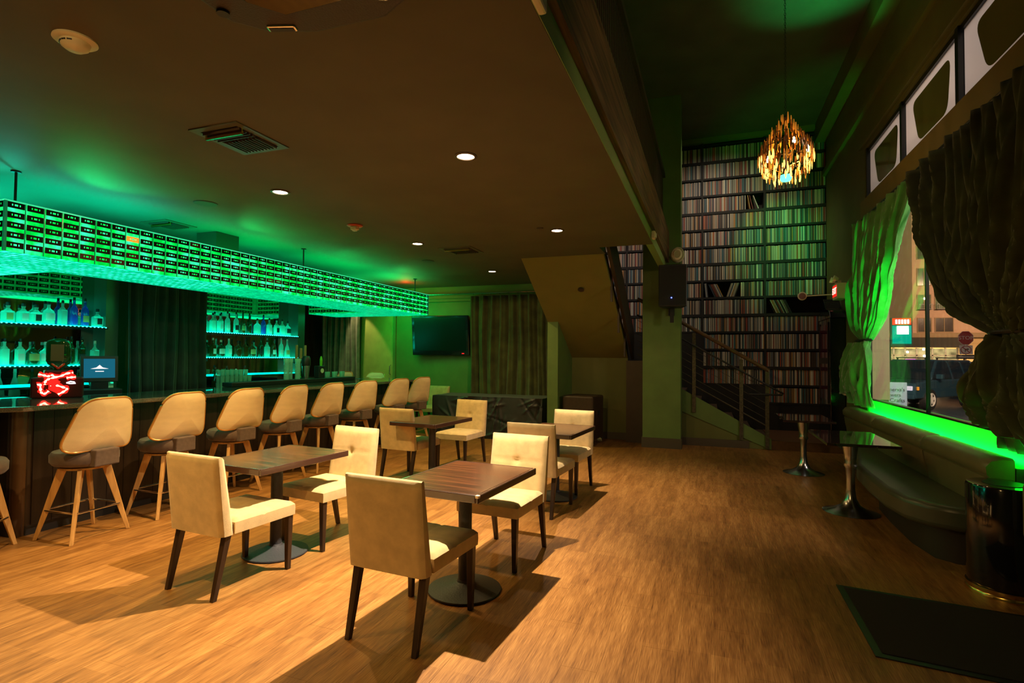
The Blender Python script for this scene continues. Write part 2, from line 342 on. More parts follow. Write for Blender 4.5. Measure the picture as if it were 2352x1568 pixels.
# mezzanine edge: fascia, timber beam, upper fascia, slatted balustrade
b = MB(); b.box(-.80, -.705, YB, 9.65, CEIL+.003, 3.165); b.box(-.80, -.705, YB, 9.65, 3.70, 3.85); struct('trim_2', b, mat('fascia_green_paint', (.26, .36, .11), .55))
b = MB(); b.box(-.80, -.66, YB, 9.65, 3.165, 3.70); t = struct('trim_3', b, BEAMW)
bal = MB(); bal.box(-.84, -.72, YB, 9.6, 4.62, 4.70)
t = struct('trim_4', bal, RAILW)
slat = MB(); slat.box(-.82, -.76, 0, .052, 3.85, 4.62); sm = slat.mesh('slat', RAILW)
k = 0; y = 1.2
while y < 9.6: obj('slat', sm, t, loc=(0, y, 0)); y += .085; k += 1
# column
b = MB(); b.box(-1.10, -.47, 9.65, 10.05, 0, UP); col = struct('column', b, GREENW)
b = MB(); b.box(-1.115, -.455, 9.635, 10.06, 0, .17); struct('baseboard_column', b, BASEB)
# stair niche: pillar wall, niche walls, sloping soffit under the upper flight
b = MB(); b.box(-2.71, -2.52, 9.3, 10.75, 0, 2.25); struct('wall_niche_left', b, GREENW)
b = MB(); b.box(-2.52, -1.56, 10.35, 10.5, 0, 1.6); b.box(-1.56, -1.45, 10.35, 10.40, 0, 1.6); struct('wall_niche_back', b, OLIVE)
b = MB(); b.box(-2.52, -1.45, 10.335, 10.35, 0, .13); struct('baseboard_niche', b, BASEB)
b = MB()
b.hexa([(-2.71, 7.80, 3.05), (-1.45, 7.80, 3.05), (-1.45, 10.36, 1.52), (-2.71, 10.36, 1.52)], [(-2.71, 7.80, 3.25), (-1.45, 7.80, 3.25), (-1.45, 10.36, 1.72), (-2.71, 10.36, 1.72)])
struct('soffit', b, OLIVE_L)
b = MB(); b.lathe([(.0, 0), (.045, 0), (.05, .01), (.05, .02)], (0, 0, 0), 16); o = b.build('soffit_sprinkler_cap', DARKP, label='small dark round cap on the sloping underside of the stairs', category='ceiling cap'); o.location = (-1.93, 8.50, 2.615); o.rotation_euler = (PI-.54, 0, 0)

# window wall (X = 2.09): knee wall, header, jambs
WY0, WY1 = -1.0, 9.0
b = MB(); b.box(2.09, 2.35, YB, WY0, 0, UP); b.box(2.09, 2.35, WY1, 12.1, 0, UP)
b.box(2.09, 2.35, WY0, WY1, 4.55, UP); b.box(2.09, 2.35, WY0, WY1, 3.50, 3.80)
wr = struct('wall_right', b, OLIVE)
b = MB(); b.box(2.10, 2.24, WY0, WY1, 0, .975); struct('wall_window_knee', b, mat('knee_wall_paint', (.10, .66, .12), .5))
b = MB(); b.box(2.03, 2.09, YB, 12.1, 5.05, 5.15); b.box(2.05, 2.09, YB, 9.2, 4.60, 4.66); b.box(1.90, 2.09, YB, 12.1, 5.72, 6.05); struct('trim_5', b, OLIVE)
b = MB(); b.box(2.05, 2.09, YB, 9.1, 3.48, 3.80); struct('trim_6', b, OLIVE_L)
b = MB(); b.box(2.145, 2.36, 8.985, 9.0, .975, 3.5); struct('trim_7', b, mat('pink_jamb', (.80, .58, .46), .6))
GLASS = glassy('window_glass', (.93, .95, .94), .0, fk=.30)
FRM = mat('dark_window_frame', (.010, .016, .014), .3)
b = MB(); 
for y in (8.97, 6.82, 5.0, 2.7, .4): b.box(2.115, 2.145, y-.016, y+.016, .975, 3.5)
b.box(2.11, 2.15, WY0, WY1, .975, .99)
wf = struct('window_1', b, FRM)
ys = [8.955, 6.84, 6.80, 5.025, 4.975, 2.725, 2.675, .425]
for a in range(0, 8, 2):
    q = MB(); q.box(2.127, 2.133, ys[a+1], ys[a], .99, 3.5); q.build('pane', GLASS, wf)
# transom windows: film border with rounded clear centre
TR = [(8.98, 7.53), (7.45, 5.99), (5.90, 4.36), (4.27, 2.8)]
FILM = glassy('frosted_film', (.9, .88, .84), .0, .98, (.92, .89, .84), fk=.1)
DGL = mat('night_glass', (.17, .19, .065), .08, spec=.8)  # opaque pane, its olive reflection put into the base colour
b = MB(); b.box(2.12, 2.20, WY0, 9.0, 4.50, 4.55); b.box(2.12, 2.20, WY0, 9.0, 3.80, 3.83)
for y in (8.99, 7.49, 5.945, 4.315): b.box(2.10, 2.18, y-.035, y+.035, 3.80, 4.55)
tw = struct('window_2', b, FRM)
def roundpoly(pts, r, n=6):
    out = []; m = len(pts)
    for i in range(m):
        p0, p, p1 = Vector(pts[i-1]), Vector(pts[i]), Vector(pts[(i+1) % m])
        a = p+(p0-p).normalized()*r; c = p+(p1-p).normalized()*r
        for k in range(n+1):
            t = k/n; out.append(tuple(a*(1-t)**2+p*2*t*(1-t)+c*t*t))
    return out
for (ya, yb) in TR:
    wd = ya-yb
    inner = roundpoly([(ya-.14*wd, 4.42), (yb+.14*wd, 4.42), (yb+.20*wd, 3.92), (ya-.27*wd, 3.92)], .13)
    # film as ring: bridge inner loop to outer rectangle by angle
    cy, cz = (ya+yb)/2, 4.165; n = len(inner); outer = []
    for (p, q) in inner:
        dy, dz = p-cy, q-cz; s_ = min((wd/2)/max(abs(dy), 1e-6), .335/max(abs(dz), 1e-6)); outer.append((cy+dy*s_, cz+dz*s_))
    cor = [(ya, 4.50), (yb, 4.50), (yb, 3.83), (ya, 3.83)]
    for c in cor:
        kbest = min(range(n), key=lambda k_: (outer[k_][0]-c[0])**2+(outer[k_][1]-c[1])**2); outer[kbest] = c
    q = MB(); vs = [(2.145, a, c) for a, c in inner]+[(2.145, a, c) for a, c in outer]
    q.add(vs, [(i, (i+1) % n, n+(i+1) % n, n+i) for i in range(n)]); q.build('film_border', FILM, tw)
    q = MB(); q.prism(inner, .006, lambda a, c_, d: (2.146+d, a, c_)); q.build('pane', DGL, tw)

# ------------------------------------------------------------ record wall
SY = 11.8; RP = .3493; RTOP = 5.925
def rowz(i): return RTOP-RP*(i+1)     # top surface of the board under row i
rs = thing('record_shelving', 'floor to ceiling dark shelving packed with vinyl records behind the staircase', 'shelving', (0, SY, 0))
BAYS = [(-2.75, -1.70), (-1.66, -.17), (-.13, 1.00), (1.04, 2.09)]
for i in range(-1, 15):
    z = RTOP-RP*(i+1)
    for bi, (xa, xb) in enumerate(BAYS):
        if bi == 2 and i > 13: continue
        if bi < 2 and i > 10: continue
        q = MB(); th = .040 if i % 3 else .054
        q.box(xa-.02, xb+.02, 0, .33, z-th, z); q.build('shelf_board', SHELFD, rs)
for x, zb in ((-2.77, 0), (-1.68, 2.05), (-.15, .9), (1.02, .15), (2.11, .15)):
    q = MB(); q.box(x-.02, x+.02, -.005, .33, zb, RTOP+.04); q.build('divider', SHELFD, rs)
q = MB(); q.box(-2.75, 2.12, .325, .33, .15, RTOP); q.build('back_panel', SHELFD, rs)
q = MB(); q.box(-2.75, -.13, .0, .03, .0, 2.05); q.box(-.13, 1.04, 0, .03, .0, 1.0); q.box(1.04, 2.12, 0, .03, .15, .64); q.build('lower_panel', SHELFD, rs)
recs = []    # (x, z, thickness, height, tilt)
def fill(xa, xb, z, rr):
    x = xa
    while True:
        t = rr.uniform(.007, .021)
        if x+t > xb: break
        recs.append((x, z, t, rr.uniform(.280, .292), 0)); x += t+.0006
rr = random.Random(3)
lean = []
for i in range(15):
    z = rowz(i)
    for bi, (xa, xb) in enumerate(BAYS):
        if bi < 2 and i > 10: continue
        if bi == 2 and i > 13: continue
        if bi == 0 and i > 11: continue
        if i == 3 and bi == 2: fill(xa, .68, z, rr); lean += [(.70, z, .014, .30, .16), (.735, z, .012, .30, .22), (.80, z, .014, .30, .34)]; continue
        if i == 8 and bi == 2:
            fill(.575, xb, z, rr)
            for k in range(4): lean.append((-.12+.015*k, z, .013, .28, .10))
            for k in range(8): lean.append((-.04+.022*k, z, .014, .28, .42))
            for k in range(8): lean.append((.31+.021*k, z, .014, .28, -.32))
            continue
        if i == 9 and bi == 3:
            for k in range(11): lean.append((1.10+.026*k, z, .014, .29, .42))
            continue
        fill(xa, xb, z, rr)
def tinted(me, vals):
    a = me.attributes.new('tint', 'FLOAT', 'FACE'); a.data.foreach_set('value', vals)
def recmesh(t, h):
    q = MB(); q.box(0, t, 0, .30, 0, h); return q
pool = {}
def single(x, z, t, h, tilt, label, group):
    c = rr.randrange(16); key = (round(t, 3), c)
    if key not in pool:
        me = recmesh(key[0], .285).mesh('vinyl_record', RECM); tinted(me, [(c+.5)/16]*6); pool[key] = me
    o = obj('vinyl_record', pool[key], None, loc=(x, SY+.012, z+.001+(0 if tilt >= 0 else t*abs(sin(tilt)))), label=label, category='record', group=group)
    o.rotation_euler = (0, -tilt if False else 0, 0)
    if tilt: o.rotation_euler = (0, -tilt, 0)
for (x, z, t, h, tl) in lean:
    i = round((RTOP-z)/RP)-1
    if tl > 0: x = x+.30*sin(tl); 
    lab = ('record tilted in the small gap high beside the middle divider' if i == 3 else
           ('record slumping left in the half empty row of the middle bay' if tl > 0 else 'record leaning right against its full row, middle bay gap') if i == 8 else
           'record slumped at the left end of the nearly empty right bay row')
    # top leans toward -x for tl>0
    single(x if tl < 0 else x-0.0, z, t, h, tl, lab, lab.replace('record', 'records', 1))
bestrows = [r_ for r_ in recs if (abs(r_[1]-rowz(12)) < .01 and r_[0] > -.2) or (abs(r_[1]-rowz(11)) < .01 and r_[0] > 1.0) or (abs(r_[1]-rowz(14)) < .01)]
bestrows.sort(key=lambda r_: -r_[0]); bestrows = bestrows[:300-len(lean)]
bs = set(id(r_) for r_ in bestrows)
for r_ in bestrows:
    i = round((RTOP-r_[1])/RP)-1
    g = {12: 'records packed upright in the third full row from the bottom', 11: 'records packed upright in the fourth row up, right bay', 14: 'records packed upright in the lowest row, right bay'}[i]
    single(*r_, g.replace('records', 'record', 1), g)
q = MB(); vals = []
for r_ in recs:
    if id(r_) in bs: continue
    x, z, t, h, _ = r_; d = rr.uniform(0, .012); q.box(x, x+t, SY+.01+d, SY+.30, z, z+h); vals += [(rr.randrange(16)+.5)/16]*6
me = q.mesh('packed_records', RECM); tinted(me, vals)
obj('packed_records', me, None, kind='stuff', label='thousands of vinyl record sleeves filling the tall wall shelving', category='records')

# platform and stairs
b = MB(); b.box(.97, 2.09, 10.22, 11.8, 0, .15); struct('platform', b, mat('platform_wood', (.13, .055, .02), .5, noise=.2))
st = thing('staircase', 'green sided staircase rising left in front of the record wall', 'staircase', (0, 0, 0))
RIS, GO, NS = .156, .278, 8
TREAD = mat('tread_wood', (.085, .052, .032), .5, noise=.2)
q = MB(); q.add([(.97, 10.22, 0), (-1.10, 10.22, 0), (-1.10, 10.22, 1.25), (.97, 10.22, .10), (.97, 10.26, 0), (-1.10, 10.26, 0), (-1.10, 10.26, 1.25), (.97, 10.26, .10)],
                [(0,1,2,3),(7,6,5,4),(0,4,5,1),(1,5,6,2),(2,6,7,3),(3,7,4,0)]); q.build('side_wall', OLIVE, st)
# stringer stands proud of the side wall
q = MB(); q.hexa([(.97, 10.195, 0), (-1.10, 10.195, .84), (-1.10, 10.195, 1.335), (.97, 10.195, .18)], [(.97, 10.22, 0), (-1.10, 10.22, .84), (-1.10, 10.22, 1.335), (.97, 10.22, .18)])
q.build('stringer', GREENW, st)
for k in range(NS):
    xr = .93-GO*k; z = RIS*(k+1)
    q = MB(); q.box(xr-GO-.02, xr+.025, 10.21, 11.7, z-.04, z); q.build('tread', TREAD, st)
    q = MB(); q.box(xr-.02, xr, 10.235, 11.7, z-RIS, z-.04); q.build('riser', DARKP, st)
b = MB(); b.box(-.47, .62, 10.18, 10.20, 0, .13); struct('baseboard_stair', b, BASEB)
b = MB(); b.box(-2.50, -1.32, 10.52, 11.70, 1.25, 1.40); struct('stair_landing', b, TREAD)
# upper flight
uf = thing('upper_flight', 'dark timber upper stair flight rising toward the mezzanine beside the column', 'staircase', (0, 0, 0))
q = MB(); q.hexa([(-1.40, 10.45, 1.50), (-1.40, 7.42, 3.32), (-1.40, 7.42, 3.85), (-1.40, 10.45, 2.03)], [(-1.35, 10.45, 1.50), (-1.35, 7.42, 3.32), (-1.35, 7.42, 3.85), (-1.35, 10.45, 2.03)]); q.build('stringer', DARKP, uf)
q = MB(); q.box(-1.44, -1.12, 10.07, 10.12, 0, 1.48); q.build('under_panel', DARKP, uf)
for k, (y, z) in enumerate([(9.9, 2.1), (9.2, 2.5), (8.5, 2.95)]):
    q = MB(); q.box(-1.46, -1.43, y-.02, y+.02, z-.55, z+.35); q.build('post', DARKP, uf)
# hand rail set
IRONR = mat('aged_iron_rail', (.10, .085, .055), .5, metal=.6, noise=.4, nscale=30)
HW = mat_wood('handrail_wood', (.075, .035, .015), (.14, .07, .025), (3, 30, 30), .4)
hr = thing('stair_railing', 'wooden handrail with steel posts and thin cables on the staircase', 'railing', (0, 0, 0))
for (x, zb, zt) in ((.905, .02, 1.32), (.50, .14, 1.52), (-.27, .58, 1.98), (-1.02, 1.0, 2.4)):
    q = MB(); q.box(x-.03, x+.03, 10.160, 10.190, zb, zt); q.build('post', IRONR, hr)
def railpts(z0, x0=.93, x1=-1.25, sl=-.558): return [(x0, 10.18, z0), (x1, 10.18, z0+(x1-x0)*sl)]
q = MB(); q.tube([(.93, 10.17, 1.335), (-.42, 10.17, 2.135), (-1.25, 10.17, 2.61)], .034, 10); q.build('handrail', HW, hr, smooth=True)
q = MB(); q.tube([(.62, 10.10, .93), (1.13, 10.10, .935), (1.15, 10.10, .95), (1.08, 10.10, .99), (-.45, 10.10, 1.86), (-1.25, 10.1, 2.31)], .016, 8); q.build('grab_bar', BLACK, hr, smooth=True)
for k in range(6):
    q = MB(); z0 = .38+.125*k; q.tube(railpts(z0), .012 if k == 0 else .0045, 6); q.build('cable' if k else 'lower_bar', IRONR, hr)

# ------------------------------------------------------------ dining chairs and tables
def make_chair():
    t = thing('dining_chair', 'x', 'chair')
    q = MB()   # seat cushion block, slightly domed and tufted
    W2, y0, y1, z0, z1 = .245, -.20, .295, .385, .475
    def top(u, v):
        x = -W2+2*W2*u; y = y0+(y1-y0)*v
        e = min(u, 1-u, v, 1-v); dome = .016*min(1, e/.16)
        cr = -.007*math.exp(-((u-.5)/.02)**2)-.007*math.exp(-((v-.45)/.02)**2)-.012*math.exp(-(((u-.5)**2+(v-.45)**2)/.006))
        round_ = -.018*max(0, 1-e/.05)**2
        return Vector((x, y, z1+dome+cr+round_))
    n = 25; q.grid(n, n, top)
    rim = [top(i/(n-1), 0) for i in range(n)]+[top(1, j/(n-1)) for j in range(1, n)]+[top(1-i/(n-1), 1) for i in range(1, n)]+[top(0, 1-j/(n-1)) for j in range(1, n-1)]
    m_ = len(rim); vs = rim+[Vector((p.x*1.008, p.y, p.z-.03)) for p in rim]+[Vector((p.x, p.y, z0)) for p in rim]
    q.add(vs, [(i, (i+1) % m_, m_+(i+1) % m_, m_+i) for i in range(m_)]+[(m_+i, m_+(i+1) % m_, 2*m_+(i+1) % m_, 2*m_+i) for i in range(m_)]+[tuple(range(2*m_, 3*m_))[::-1]])
    seat = q.build('seat', FABRIC, t, smooth=60)
    q = MB()   # backrest
    H0, H1 = .385, .885
    def bk(z): return -.20-.085*(z-H0)/(H1-H0)
    def thick(z): return .095-.030*(z-H0)/(H1-H0)
    def front(u, v):
        x = (-.247+.494*u); z = H0+(H1-H0)*v; e = min(u, 1-u, 1-v)
        d = .012*min(1, e/.1)-.02*max(0, 1-e/.045)**2-.012*math.exp(-((v-.60)/.014)**2)*(1 if .04 < u < .96 else 0)-.004*math.exp(-((u-.5)/.012)**2)-.020*math.exp(-(((u-.5)**2*1.3+(v-.60)**2)/.004))
        return Vector((x, bk(z)+d, z))
    def back(u, v):
        x = (-.247+.494*u); z = H0+(H1-H0)*v; e = min(u, 1-u, 1-v)
        return Vector((x, bk(z)-thick(z)+.02*max(0, 1-e/.045)**2-.004*min(1, e/.2), z))
    n = 27; q.grid(n, n, front); q.grid(n, n, back)
    def edge(fn): return [fn(0, j/(n-1)) for j in range(n)]+[fn(i/(n-1), 1) for i in range(1, n)]+[fn(1, 1-j/(n-1)) for j in range(1, n)]+[fn(1-i/(n-1), 0) for i in range(1, n-1)]
    ef, eb = edge(front), edge(back); m_ = len(ef)
    mid = [(a+c_)/2 for a, c_ in zip(ef, eb)]
    for a, c_ in zip(mid, ef):
        if a.z > H1-.001: a.z += .006
        elif abs(a.x) > .24: a.x *= 1.016
    q.add(ef+mid+eb, [(i, (i+1) % m_, m_+(i+1) % m_, m_+i) for i in range(m_)]+[(m_+i, m_+(i+1) % m_, 2*m_+(i+1) % m_, 2*m_+i) for i in range(m_)])
    q.build('backrest', FABRIC, t, smooth=60)
    def leg(x, y, dx, dy, a=.044, c_=.030):
        h = .392; q = MB(); T = [(x-a/2, y-a/2, h), (x+a/2, y-a/2, h), (x+a/2, y+a/2, h), (x-a/2, y+a/2, h)]
        B_ = [(x+dx-c_/2, y+dy-c_/2, 0), (x+dx+c_/2, y+dy-c_/2, 0), (x+dx+c_/2, y+dy+c_/2, 0), (x+dx-c_/2, y+dy+c_/2, 0)]
        q.hexa(B_, T); q.build('leg', LEGM, t, bevel=.003)
    leg(-.215, -.235, 0, -.085); leg(.215, -.235, 0, -.085); leg(-.215, .265, 0, .0); leg(.215, .265, 0, .0)
    return t
ch = make_chair(); bpy.context.view_layer.update(); index_kids(ch)
R5 = math.radians(-4.5)
G = 'beige upholstered dining chairs at the square tables'
CH = [(-1.60, 2.815, R5, 'nearest beige chair, its tall back to the camera, at the front right table'),
      (-3.08, 2.92, R5, 'beige chair seen from behind at the front left table, scuffed dark legs'),
      (-1.50, 3.97, PI+R5, 'beige chair facing the camera across the front right table'),
      (-3.02, 3.83, PI+R5-.06, 'beige chair with buttoned back facing the camera behind the front left table'),
      (-3.57, 6.10, R5, 'beige chair with its back to the camera at the rear left table'),
      (-3.33, 7.08, PI+R5, 'beige chair in shade facing the camera before the black draped riser'),
      (-1.60, 5.34, R5, 'beige chair with its back to the camera at the rear right table'),
      (-1.58, 6.20, PI+R5, 'beige chair facing the camera in front of the flight case'),
      (-5.50, 10.25, PI, 'spare beige chair mostly hidden behind the black draped riser')]
for i, (x, y, a, lab) in enumerate(CH):
    if i == 0: ch.location = (x, y, 0); ch.rotation_euler = (0, 0, a); ch['label'] = lab; ch['group'] = G
    else: dup(ch, (x, y, 0), a, lab, G)
def make_table():
    t = thing('dining_table', 'x', 'table')
    q = MB(); q.box(-.305, .305, -.415, .415, .712, .745); q.build('tabletop', TABLEW, t, bevel=.004)
    q = MB()
    for (a, c_, d, e) in ((-.325, -.305, -.435, .435), (.305, .325, -.435, .435), (-.305, .305, -.435, -.415), (-.305, .305, .415, .435)): q.box(a, c_, d, e, .700, .746)
    q.build('edge_band', TABEDGE, t, bevel=.005)
    q = MB(); q.box(-.16, .16, -.20, .20, .700, .712); q.build('top_plate', IRON, t)
    q = MB(); q.lathe([(.043, .03), (.043, .70)], seg=24); q.build('pole', IRON, t, smooth=True)
    q = MB(); q.lathe([(.0, .0), (.232, .0), (.240, .008), (.238, .016), (.20, .024), (.10, .040), (.052, .062), (.046, .075), (0, .075)], seg=48); q.build('base', IRON, t, smooth=True)
    return t
tb = make_table(); bpy.context.view_layer.update(); index_kids(tb)
for i, (x, y, lab) in enumerate([(-1.515, 3.30, 'dark wood pedestal table in front right, chipped near corner'), (-3.165, 3.39, 'dark wood pedestal table at front left with green sheen'),
                                 (-3.24, 6.05, 'dark wood pedestal table at rear left near the bar end'), (-1.60, 5.84, 'dark wood pedestal table at rear right before the flight case')]):
    if i == 0: tb.location = (x, y, 0); tb.rotation_euler = (0, 0, R5); tb['label'] = lab; tb['group'] = 'square dark dining tables'
    else: dup(tb, (x, y, 0), R5, lab, 'square dark dining tables')

q = MB(); q.box(.302, .3265, -.4365, -.410, .728, .7475); q.build('chipped_corner', mat('bare_chip', (.75, .60, .40), .7), tb, bevel=.006)
# ------------------------------------------------------------ bar stools
def make_stool():      # faces -X (towards the bar), backrest on +X
    t = thing('bar_stool', 'x', 'bar stool')
    q = MB(); q.lathe([(0, .592), (.17, .592), (.218, .604), (.238, .630), (.240, .685), (.222, .712), (.16, .728), (0, .732)], seg=36); q.build('seat', SEATF, t, smooth=True)
    q = MB(); q.lathe([(0, .565), (.170, .565), (.170, .580), (.14, .592), (0, .592)], seg=28); q.build('seat_plate', OAK, t, smooth=True)
    # backrest shell: rounded trapezoid curved about the sitter; u across (Y), v height
    out = roundpoly([(-.312, .730), (-.205, 1.155), (.205, 1.155), (.312, .730)], .115, 9)
    def bend(y, z, off): return Vector((.225-(y*y)*1.15+(z-.75)*.18+off, y*.98, z))
    def shell(name, k0, k1, o0, o1, m):
        q = MB(); n = len(out); cy, cz = 0, .935; rings = 6; vs = []
        for off, ks in ((o1, [1, .8, .6, .4, .2]),):
            for k in ks: vs += [bend(y*k*k1, cz+(z-cz)*k*k1, off*(1 if k < 1 else .35)) for y, z in out]
            vs.append(bend(0, cz, off))
        L_ = len([1, .8, .6, .4, .2]); fs = [(r*n+i, r*n+(i+1) % n, (r+1)*n+(i+1) % n, (r+1)*n+i) for r in range(L_-1) for i in range(n)]+[((L_-1)*n+i, (L_-1)*n+(i+1) % n, L_*n) for i in range(n)]
        q.add(vs, fs)
        vs2 = []
        for k in [1, .8, .6, .4, .2]: vs2 += [bend(y*k*k1, cz+(z-cz)*k*k1, o0*(1 if k < 1 else .35)) for y, z in out]
        vs2.append(bend(0, cz, o0)); q.add(vs2, fs)
        q.add([vs[i] for i in range(n)]+[vs2[i] for i in range(n)], [(i, (i+1) % n, n+(i+1) % n, n+i) for i in range(n)])
        return q.build(name, m, t, smooth=50)
    shell('backrest', 1, 1, -.022, .022, VINYL)
    q = MB(); q.tube([bend(y*1.01, .935+(z-.935)*1.01, 0) for y, z in out], .011, 8, closed=True); q.build('piping', PIPING, t, smooth=True)
    q = MB(); q.hexa([(.17, -.105, .597), (.256, -.105, .597), (.256, .105, .597), (.17, .105, .597)], [(.19, -.10, .735), (.262, -.10, .735), (.262, .10, .735), (.19, .10, .735)]); q.build('back_support', SEATF, t, bevel=.01)
    feet = []
    for sx in (-1, 1):
        for sy in (-1, 1):
            q = MB(); tx, ty, bx_, by_ = .105*sx, .105*sy, .205*sx, .235*sy; a, c_ = .027, .016
            d = Vector((bx_-tx, by_-ty, 0)).normalized(); e = Vector((-d.y, d.x, 0))
            def sq(x, y, z, hw, ht): return [Vector((x, y, z))+d*hw*i+e*ht*j for i, j in ((-1, -1), (1, -1), (1, 1), (-1, 1))]
            q.hexa(sq(bx_, by_, 0, .014, .012), sq(tx, ty, .57, .034, .016)); q.build('leg', OAK, t, bevel=.004)
    def P(sx, sy, z=.235): k = 1-z/.57; return ((.105+(.10)*k)*sx+.022*sx, (.105+(.13)*k)*sy+.014*sy, z)
    pts = []
    for (sx, sy) in ((1, -1), (1, 1), (-1, 1), (-1, -1)): 
        p = Vector(P(sx, sy)); pts += [p+Vector((0, -.03*sy, 0)), p+Vector((-.03*sx, 0, 0))] if sx == sy else [p+Vector((-.03*sx, 0, 0)), p+Vector((0, -.03*sy, 0))]
    q = MB(); q.tube(pts, .008, 8, closed=True); q.build('foot_ring', CHROME, t, smooth=True)
    return t
stl = make_stool(); bpy.context.view_layer.update(); index_kids(stl)
SY_ = [3.14, 3.88, 4.63, 5.36, 6.06, 6.87, 7.78, 8.53]
ordn = ['first', 'second', 'third', 'fourth', 'fifth', 'sixth', 'seventh', 'eighth']
for i, y in enumerate(SY_):
    lab = 'cream backed bar stool, %s along the bar from the camera end' % ordn[i] if i < 7 else 'farthest cream backed bar stool at the far corner of the bar'
    x = -4.985+(.0, .0, .01, 0, .01, .0, .01, .0)[i]; a = (.06, .0, -.05, .0, -.04, -.16, -.2, -.2)[i]
    if i == 0: stl.location = (x, y, 0); stl.rotation_euler = (0, 0, a); stl['label'] = lab; stl['group'] = 'bar stools along the counter'
    else: dup(stl, (x, y, 0), a, lab, 'bar stools along the counter')
dup(stl, (-5.24, 2.47, 0), -2.5, 'bar stool cut by the left edge of the photo', 'bar stools along the counter')
dup(stl, (-6.90, 10.05, 0), PI/2+.1, 'bar stool beyond the far run of the bar, only its green lit back showing', 'bar stools along the counter')
dup(stl, (-7.75, 10.05, 0), PI/2-.1, 'bar stool at the far bar run beside the grey curtain', 'bar stools along the counter')

# ------------------------------------------------------------ bar
bar = thing('bar_counter', 'long dark wood bar with polished speckled granite top and rounded corner', 'bar counter', (0, 0, 0))
def ctop(z0, z1, pts, m, name, par, bev=0):
    q = MB(); q.prism(pts, z1-z0, lambda a, c_, d: (a, c_, z0+d)); return q.build(name, m, par, bevel=bev)
outer = [(-7.60, 2.62)]+[(-5.55+.33*cos(t), 2.95+.33*sin(t)) for t in [(-PI/2+PI/2*k/8) for k in range(9)]]+[(-5.20, 9.45), (-8.6, 9.45), (-8.6, 8.85), (-6.15, 8.85), (-6.15, 3.45), (-7.60, 3.45)]
ctop(1.045, 1.09, outer, GRANITE, 'worktop', bar, .012)
body = [(-7.6, 2.86), (-5.46, 2.86), (-5.38, 2.94), (-5.38, 9.25), (-8.6, 9.25), (-8.6, 8.95), (-5.75, 8.95), (-5.75, 3.25), (-7.6, 3.25)]
ctop(.08, 1.045, body, DARKP, 'carcass', bar)
ctop(0, .08, [(x*1.0+.0, y) for x, y in body], BLACK, 'plinth', bar)
y = 2.97; k = 0
q = MB(); q.box(-.013, .0, 0, .148, .085, 1.04); pmesh = q.mesh('front_panel', BARP)
while y < 9.2: obj('front_panel', pmesh, bar, loc=(-5.365, y, 0)); y += .152
q = MB(); q.box(0, .148, -.013, 0, .085, 1.04); pmesh2 = q.mesh('front_panel', BARP)
x = -7.6
while x < -5.6: obj('front_panel', pmesh2, bar, loc=(x, 2.858, 0)); x += .152
q = MB(); q.lathe([(.055, .0), (.055, 1.045)], (-5.44, 2.92, 0), 16); q.build('corner_post', mat('warm_corner_post', (.11, .06, .03), .35), bar, smooth=True)
# bar mat / service ledge on inner edge
q = MB(); q.box(-6.20, -6.02, 5.6, 8.3, 1.091, 1.15); q.build('service_ledge', BLACK, None, bevel=.01, label='long black service ledge on the inner edge of the bar top', category='bar ledge')
# back bar
bb = thing('back_bar', 'dark back bar with mirrors and lit glass shelves under the light canopy', 'back bar', (0, 0, 0))
q = MB(); q.box(-7.45, -6.90, 3.47, 8.35, 0, .96); q.build('cabinet', DARKP, bb)
q = MB(); q.box(-7.45, -6.86, 3.46, 8.35, .96, 1.0); q.build('counter', BLACKG, bb)
b = MB(); b.box(-7.80, -7.62, 2.5, 8.36, 0, CEIL); b.box(-7.62, -7.46, 3.46, 8.36, 0, CEIL); struct('wall_bar', b, GREENW)
for (ya, yb) in ((3.47, 4.74), (6.12, 8.18)):
    q = MB(); q.box(-7.455, -7.45, ya, yb, 1.0, 2.66); q.build('mirror', MIRROR, bb)
STEELG = mat('satin_post', (.16, .22, .18), .3, metal=.7)
for (ya, yb) in ((4.74, 4.90), (8.18, 8.36)):
    q = MB(); q.box(-7.45, -7.22, ya, yb, 1.0, 2.9); q.build('upright', STEELG, bb)
SG = emis('shelf_top_glow', (.0, 1, .60), 4.5)
SHG = mat('shelf_glass', (.02, .05, .05), .1, spec=.8)
SHELVES = [(3.47, 4.74, 1.86), (3.47, 4.74, 1.385), (6.12, 8.18, 1.875), (6.12, 8.18, 1.485), (3.47, 4.74, 1.15), (6.12, 8.18, 1.20)]
for (ya, yb, z) in SHELVES:
    q = MB(); q.box(-7.45, -7.17, ya, yb, z-.030, z-.006); q.build('shelf', SHG, bb)
    q = MB(); q.box(-7.44, -7.20, ya+.02, yb-.02, z-.006, z); q.build('light_strip', SG, bb)
for (ya, yb, z) in SHELVES[:4]:
    n = int((yb-ya)/.045)
    q = MB()
    for k in range(n): q.box(-7.168, -7.164, ya+.02+k*.045, ya+.034+k*.045, z-.014, z-.004)
    q.build('led_dots', LEDT, bb)
